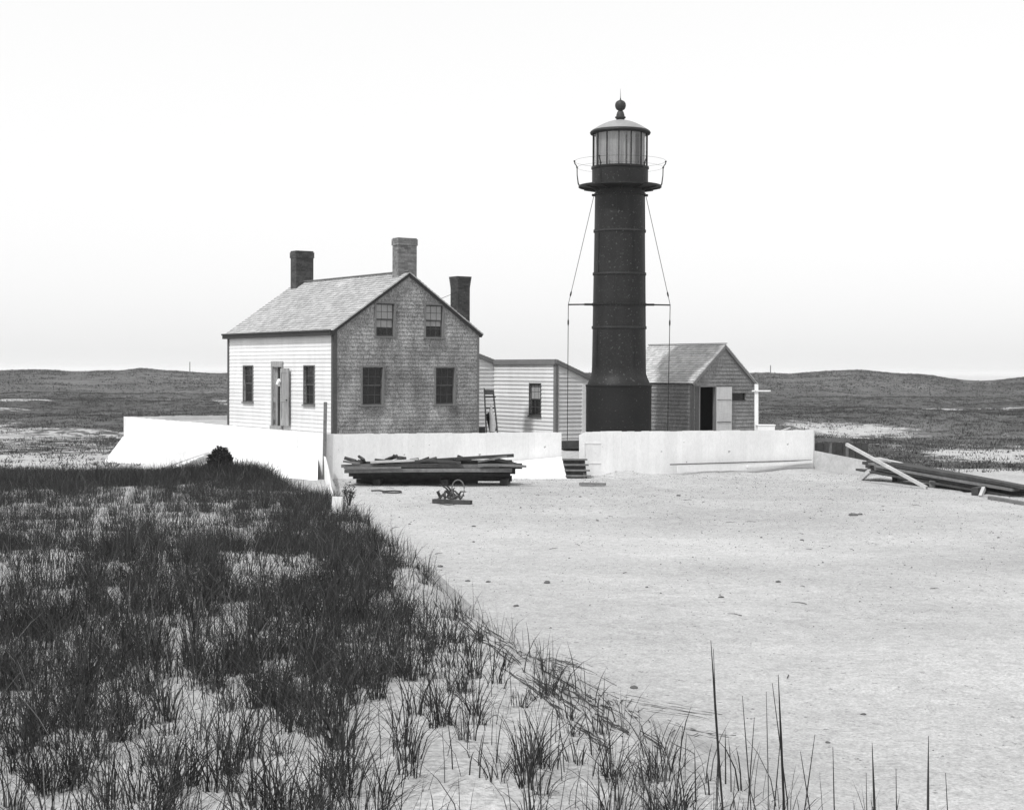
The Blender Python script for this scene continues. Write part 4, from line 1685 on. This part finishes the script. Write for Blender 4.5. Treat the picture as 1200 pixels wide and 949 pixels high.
# ------------------------------------------------------------------ grass
def blades(name, bx, by, bz, h, lean, dirn, w, mat, label, segs=3, tone=None):
    """each blade a bent tapering ribbon"""
    n = len(bx)
    face = rng.random(n) * 2 * math.pi
    wx, wy = np.cos(face), np.sin(face)
    ld_x, ld_y = np.cos(dirn), np.sin(dirn)
    cols_ = []
    for k in range(segs):
        t_ = k / segs
        ox = ld_x * lean * h * t_ ** 1.8
        oy = ld_y * lean * h * t_ ** 1.8
        oz = h * t_ * (1 - .25 * lean * t_)
        ww_ = w * (1 - .55 * t_) / 2
        cols_.append(np.stack([bx + ox - wx * ww_, by + oy - wy * ww_, bz + oz], 1))
        cols_.append(np.stack([bx + ox + wx * ww_, by + oy + wy * ww_, bz + oz], 1))
    cols_.append(np.stack([bx + ld_x * lean * h, by + ld_y * lean * h, bz + h * (1 - .25 * lean)], 1))
    V = np.stack(cols_, 1)
    nv = 2 * segs + 1
    fl = []
    ls = []
    c = 0
    for k in range(segs - 1):
        fl += [2 * k, 2 * k + 1, 2 * k + 3, 2 * k + 2]
        ls.append(c)
        c += 4
    fl += [2 * segs - 2, 2 * segs - 1, 2 * segs]
    ls.append(c)
    c += 3
    fl = np.array(fl)
    ls = np.array(ls)
    FL_ = (np.arange(n)[:, None] * nv + fl[None]).ravel()
    LS = (np.arange(n)[:, None] * c + ls[None]).ravel()
    tn = rng.random(n) if tone is None else tone
    o = np_mesh(name, V.reshape(-1, 3), FL_, LS, mat, pattr={'tone': np.repeat(tn, nv)})
    tag(o, label, 'grass', kind='stuff')
    return o


def clumps(cx, cy, nbl, spread, hmin, hmax, lmin, lmax):
    n = len(cx)
    nb_ = rng.poisson(nbl, n) + 3
    idx = np.repeat(np.arange(n), nb_)
    m_ = len(idx)
    a = rng.random(m_) * 6.283
    rr = spread * np.sqrt(rng.random(m_))
    bx = cx[idx] + rr * np.cos(a)
    by = cy[idx] + rr * np.sin(a)
    ch = (.5 + .75 * rng.random(n) ** .8)[idx]
    h = rng.uniform(hmin, hmax, m_) * ch * (1.1 - .4 * rr / spread)
    dirn = a + rng.normal(0, .9, m_)
    lean = rng.uniform(lmin, lmax, m_) * (.4 + rr / spread)
    tone = np.clip(rng.normal(.5, .22, m_) + (rng.random(n)[idx] - .5) * .3, 0, 1)
    return bx, by, h, lean, dirn, tone


def cand(n, y0, y1, x0f=None):
    y = y0 + (y1 - y0) * rng.random(n)
    lim = .36 * y + 2.2
    x = -lim + rng.random(n) * (lim + 3.0)
    w = (lim + 3) / (lim + 3).max()
    k = rng.random(n) < w
    return x[k], y[k]


# dune grass density: fraction by position
def dune_density(x, y):
    xc = np.interp(y, CR_Y, CR_X)
    xt = np.interp(y, TOE_Y, TOE_X)
    edge = sstep(0, 1, (xc + .06 * (xt - xc) + .5 * (fbm(x * 0, y / 1.1, 55, 3) - .5) + .1 - .28 * (1 - sstep(12, 16, y)) - x) / .45)
    pat = fbm(x / .8, y / 3.2, 81, 3)
    pat2 = fbm(x / .30, y / .9, 91, 2)
    far = sstep(22, 36, y)
    near_l = sstep(.2, 1.5, -x) * (1 - sstep(8, 12, y))
    thr = .575 - .10 * far - .15 * near_l - .07 * sstep(.8, 3.0, -x)
    # dense fringe along the crest
    fr_ = np.exp(-((x - (xc - .6)) / .6) ** 2) * sstep(9, 14, y)
    thr = thr - .16 * fr_
    d = sstep(thr - .08, thr + .16, pat * .5 + pat2 * .5)
    d = np.maximum(d, .20 + .45 * sstep(33, 38, y))
    return d * edge


def scatter(name, n, y0, y1, nbl, spread, hmin, hmax, w, label, segs=3, ll=(.08, .85)):
    x, y = cand(n, y0, y1)
    k = rng.random(len(x)) < dune_density(x, y)
    k &= ~((y > 49) & (x > -7))
    x, y = x[k], y[k]
    bx, by, h, lean, dirn, tone = clumps(x, y, nbl, spread, hmin, hmax, *ll)
    h = h * (1 - .35 * sstep(-.9, .0, bx - np.interp(by, CR_Y, CR_X)) * (by < 16))
    bz = ground_h(bx, by) - .02
    blades(name, bx, by, bz, h, lean, dirn, w * rng.uniform(.7, 1.3, len(bx)), 'grass', label, segs, tone)
    print(name, len(x), len(bx))


scatter('marram_grass', 2700, 3.0, 9.0, 20, .045, .15, .42, .005, 'dark marram grass in tufts on the nearest part of the dune', 5)
scatter('marram_grass', 7500, 9.0, 20.0, 17, .06, .15, .44, .0062, 'dark marram grass in tufts over the middle of the dune', 4)
scatter('marram_grass', 7400, 20.0, 34.0, 15, .10, .16, .40, .007, 'thick dark marram grass on the far part of the dune', 3)
scatter('marram_grass', 14000, 34.0, 49.0, 18, .20, .24, .48, .010, 'dense dark marram grass along the far crest of the dune', 3)

# fine sparse single blades over the dune and slip face
x, y = cand(26000, 3.5, 30)
xc = np.interp(y, CR_Y, CR_X)
xt = np.interp(y, TOE_Y, TOE_X)
k = (x < xc + .06 * (xt - xc)) | ((x < xt - .2) & (rng.random(len(x)) < .006))
x, y = x[k], y[k]
blades('marram_grass', x, y, ground_h(x, y) - .01, rng.uniform(.08, .32, len(x)), rng.uniform(.05, .9, len(x)), rng.random(len(x)) * 6.28, rng.uniform(.003, .008, len(x)),
       'grass', 'thin single grass blades between the tufts of the dune', 3)

cx2 = np.concatenate([rng.normal(-5.95, .38, 110), rng.normal(-6.9, .5, 90), rng.normal(-4.9, .25, 25)])
cy2 = np.concatenate([rng.normal(37.0, .5, 110), rng.normal(37.2, .6, 90), rng.normal(39.5, .5, 25)])
bx, by, h, lean, dirn, tone = clumps(cx2, cy2, 26, .16, .32, .62, .15, .8)
blades('marram_grass', bx, by, ground_h(bx, by) - .02, h, lean, dirn, rng.uniform(.006, .012, len(bx)), 'grass', 'tall dense grass tuft on the dune crest right of the round bush', 3, tone)

# dead blades lying flat among the tufts
x, y = cand(30000, 3.5, 36)
xc = np.interp(y, CR_Y, CR_X)
k = (x < xc + .2) & (rng.random(len(x)) < .35 + .65 * sstep(.42, .6, fbm(x / 1.6, y / 2.2, 81, 3)))
x, y = x[k], y[k]
blades('dead_grass', x, y, ground_h(x, y) + .004, rng.uniform(.03, .08, len(x)), rng.uniform(2.6, 3.7, len(x)), rng.normal(0, .7, len(x)) + np.pi * (rng.random(len(x)) > .5), rng.uniform(.003, .008, len(x)),
       'grass', 'dead grass blades lying flat on the sand of the dune', 2)

# tall stalks in the nearest corner
tall = [(850, 870, 833, 750, 4.6), (845, 900, 836, 760, 4.7), (918, 949, 912, 790, 4.4), (925, 955, 905, 800, 4.5), (900, 949, 898, 810, 4.8), (1082, 960, 1088, 862, 4.2), (1021, 965, 1022, 870, 4.2), (880, 949, 870, 815, 4.6),
        (930, 960, 955, 860, 4.5), (978, 970, 976, 875, 4.4), (790, 949, 800, 850, 5.2), (870, 960, 884, 840, 4.7), (1000, 970, 1015, 905, 4.4), (1110, 975, 1108, 905, 4.2), (835, 960, 842, 870, 5.0),
        (1045, 970, 1050, 900, 4.4), (895, 950, 915, 860, 4.7), (755, 949, 748, 870, 5.6), (960, 960, 938, 880, 4.6)]
mb = MB()
for (bx_, by_, tx_, ty_, Y) in tall:
    tip = at(tx_, ty_, Y)
    bs = at(bx_, 1000, Y)
    bs.x += rnd.uniform(-.03, .03)
    bs.z = gz(bs.x, Y) - .03
    mid = bs.lerp(tip, .55) + Vector((rnd.uniform(-.01, .02), 0, 0))
    th_ = .0036 if (bx_ in (850, 1082, 1021, 918)) else .0018
    mb.tube([bs, bs.lerp(mid, .5), mid, mid.lerp(tip, .5), tip], [th_ * .7, th_ * .7, th_, th_, .0008], 5)
st_ = mb.build('grass_stalks', 'grass', None)
tag(st_, 'tall thin dry grass stalks rising in the nearest right corner', 'grass', kind='stuff')
cxs = rng.uniform(.3, 1.75, 90)
cys = rng.uniform(3.9, 5.4, 90)
bx, by, h, lean, dirn, tone = clumps(cxs, cys, 11, .09, .16, .40, .1, .7)
kk = (bx < 1.25) | (rng.random(len(bx)) < .3)
bx, by, h, lean, dirn, tone = [q[kk] for q in (bx, by, h, lean, dirn, tone)]
blades('marram_grass', bx, by, ground_h(bx, by) - .02, h, lean, dirn, rng.uniform(.003, .006, len(bx)), 'grass', 'loose marram grass along the nearest right corner of the dune', 5, tone)

# heath tufts over the plain
n = 60000
yy = 55 + 175 * rng.random(n) ** 1.3
lim = .37 * yy + 8
xx = rng.uniform(-1, 1, n) * lim
vg_ = veg_cover(xx, yy) + (fbm(xx / 9, yy / 14, 101, 3) - .5) * 1.0 + (fbm(xx / 2, yy / 3, 105, 2) - .5) * .7
inside = (yy < 67.5 + (xx + 16.45) * .4) & (xx > -16.9 + np.maximum(67 - yy, 0) * .62) & (xx < 11.4)
k = (rng.random(n) < np.maximum(sstep(.28, .60, vg_), .16 + .35 * sstep(.5, .62, fbm(xx / 1.6, yy / 3, 141, 2)))) & ~inside & (rng.random(n) < lim / lim.max() * 1.6)
k &= ~((yy < 55.5) & (xx > -8))
xx, yy = xx[k], yy[k]
bx, by, h, lean, dirn, tone = clumps(xx, yy, 11, .38, .07, .27, .4, 1.3)
blades('heath_plants', bx, by, ground_h(bx, by) - .03, h, lean, dirn, rng.uniform(.02, .045, len(bx)), 'heath', 'dark heath and grass cover on the plain behind the buildings', 2, tone)
print('heath', len(xx), len(bx))


n = 34000
yy = 125 + 405 * rng.random(n) ** .8
xx = rng.uniform(-1, 1, n) * (.37 * yy + 10)
k = rng.random(n) < sstep(.3, .7, fbm(xx / 22, yy / 40, 111, 4) + .15)
xx, yy = xx[k], yy[k]
bx, by, h, lean, dirn, tone = clumps(xx, yy, 3, .8, .15, .55, .5, 1.6)
h = h * (.4 + .6 * sstep(130, 380, by))
blades('far_heath_plants', bx, by, ground_h(bx, by) - .05, h, lean, dirn, rng.uniform(.10, .34, len(bx)) * (.3 + .7 * sstep(130, 400, by)), 'far_heath', 'low dark scrub over the distant hills', 2, tone)


# round dark bush on the crest, plus small tuft bush beside the edging
def bush(px, py, rx, rz, name, label, n=2600, depth=None):
    c = at(px, py, depth)
    u = rng.normal(size=(n, 3))
    u /= np.linalg.norm(u, axis=1)[:, None]
    rr = rng.random(n) ** .4
    lump = 1 + .5 * (vnoise(u[:, 0] * 3.1 + 9, u[:, 2] * 3.1 + u[:, 1] * 2 + 5, 77) - .5) + .25 * (vnoise(u[:, 0] * 9 + 9, u[:, 2] * 9 + u[:, 1] * 7 + 5, 78) - .5)
    P = u * (rr * lump)[:, None] * np.array([rx, rx, rz]) + np.array([c.x, c.y, c.z])
    s = .014
    D1 = rng.normal(size=(n, 3)) * s
    D2 = rng.normal(size=(n, 3)) * s * .6
    V = np.stack([P, P + D1 + D2, P + 2 * D1, P + D1 - D2], 1).reshape(-1, 3)
    e = empty(name, (c.x, c.y, gz(c.x, c.y)), 0, label, 'bush')
    loc = np.array([c.x, c.y, gz(c.x, c.y)])
    o = np_mesh('leaves', V - loc, np.arange(n * 4), np.arange(n) * 4, 'bush', pattr={'tone': np.repeat(rng.random(n), 4)})
    o.parent = e
    mb = MB()
    for i in range(14):
        t_ = rnd.random() * 6.28
        mb.tube([(0, 0, -.1), (rx * .4 * math.cos(t_), rx * .4 * math.sin(t_), (c.z - loc[2]) * .7), (rx * .8 * math.cos(t_), rx * .8 * math.sin(t_), c.z - loc[2] + rz * rnd.uniform(-.3, .5))], [.012, .008, .003], 5)
    mb.build('stems', 'root', e)
    return e


bush(257.5, 543, .31, .32, 'round_bush', 'round dark bush on the crest of the dune before the white bank', 26000, 37.5)
bush(409, 577, .20, .24, 'twiggy_bush', 'small twiggy bush beside the leaning white edging boards', 500, 41.0)

# distant poles
for (px_, y0_, y1_, Y, lab) in ((222.5, 424, 437, 330, 'thin distant pole on the heath left of the house'), (890 + 13, 422 + 6, 440, 300, 'thin distant pole on the heath right of the shed')):
    a, b_ = at(px_, y0_, Y), at(px_, y1_, Y)
    mb = MB()
    mb.tube([(a.x, a.y, gz(a.x, a.y) - .2), (a.x, a.y, a.z)], .09, 6)
    tag(mb.build('pole', 'wood_mid', None, (a.x, a.y, gz(a.x, a.y))), lab, 'pole')


# ------------------------------------------------------------------ thin sea haze: even air over the whole place
bm = bmesh.new()
bmesh.ops.create_cube(bm, size=1.0)
HX0, HX1, HY0, HY1, HZ0, HZ1 = -31000.0, 31000.0, -200.0, 41000.0, -7.5, 14.5
for v in bm.verts:
    v.co = Vector(((HX0, HX1)[v.co.x > 0], (HY0, HY1)[v.co.y > 0], (HZ0, HZ1)[v.co.z > 0]))
me = bpy.data.meshes.new('haze')
bm.to_mesh(me)
bm.free()
hm = bpy.data.materials.new('sea_haze')
hm.use_nodes = True
hn = hm.node_tree
hn.nodes.clear()
ho = hn.nodes.new('ShaderNodeOutputMaterial')
hv = hn.nodes.new('ShaderNodeVolumePrincipled')
hv.inputs['Color'].default_value = (.95, .95, .95, 1)
hv.inputs['Density'].default_value = .0002
hv.inputs['Anisotropy'].default_value = .2
hn.links.new(hv.outputs[0], ho.inputs['Volume'])
me.materials.append(hm)
hz_o = bpy.data.objects.new('haze', me)
col.objects.link(hz_o)
tag(hz_o, 'thin pale sea haze in the air over the plain', kind='stuff')
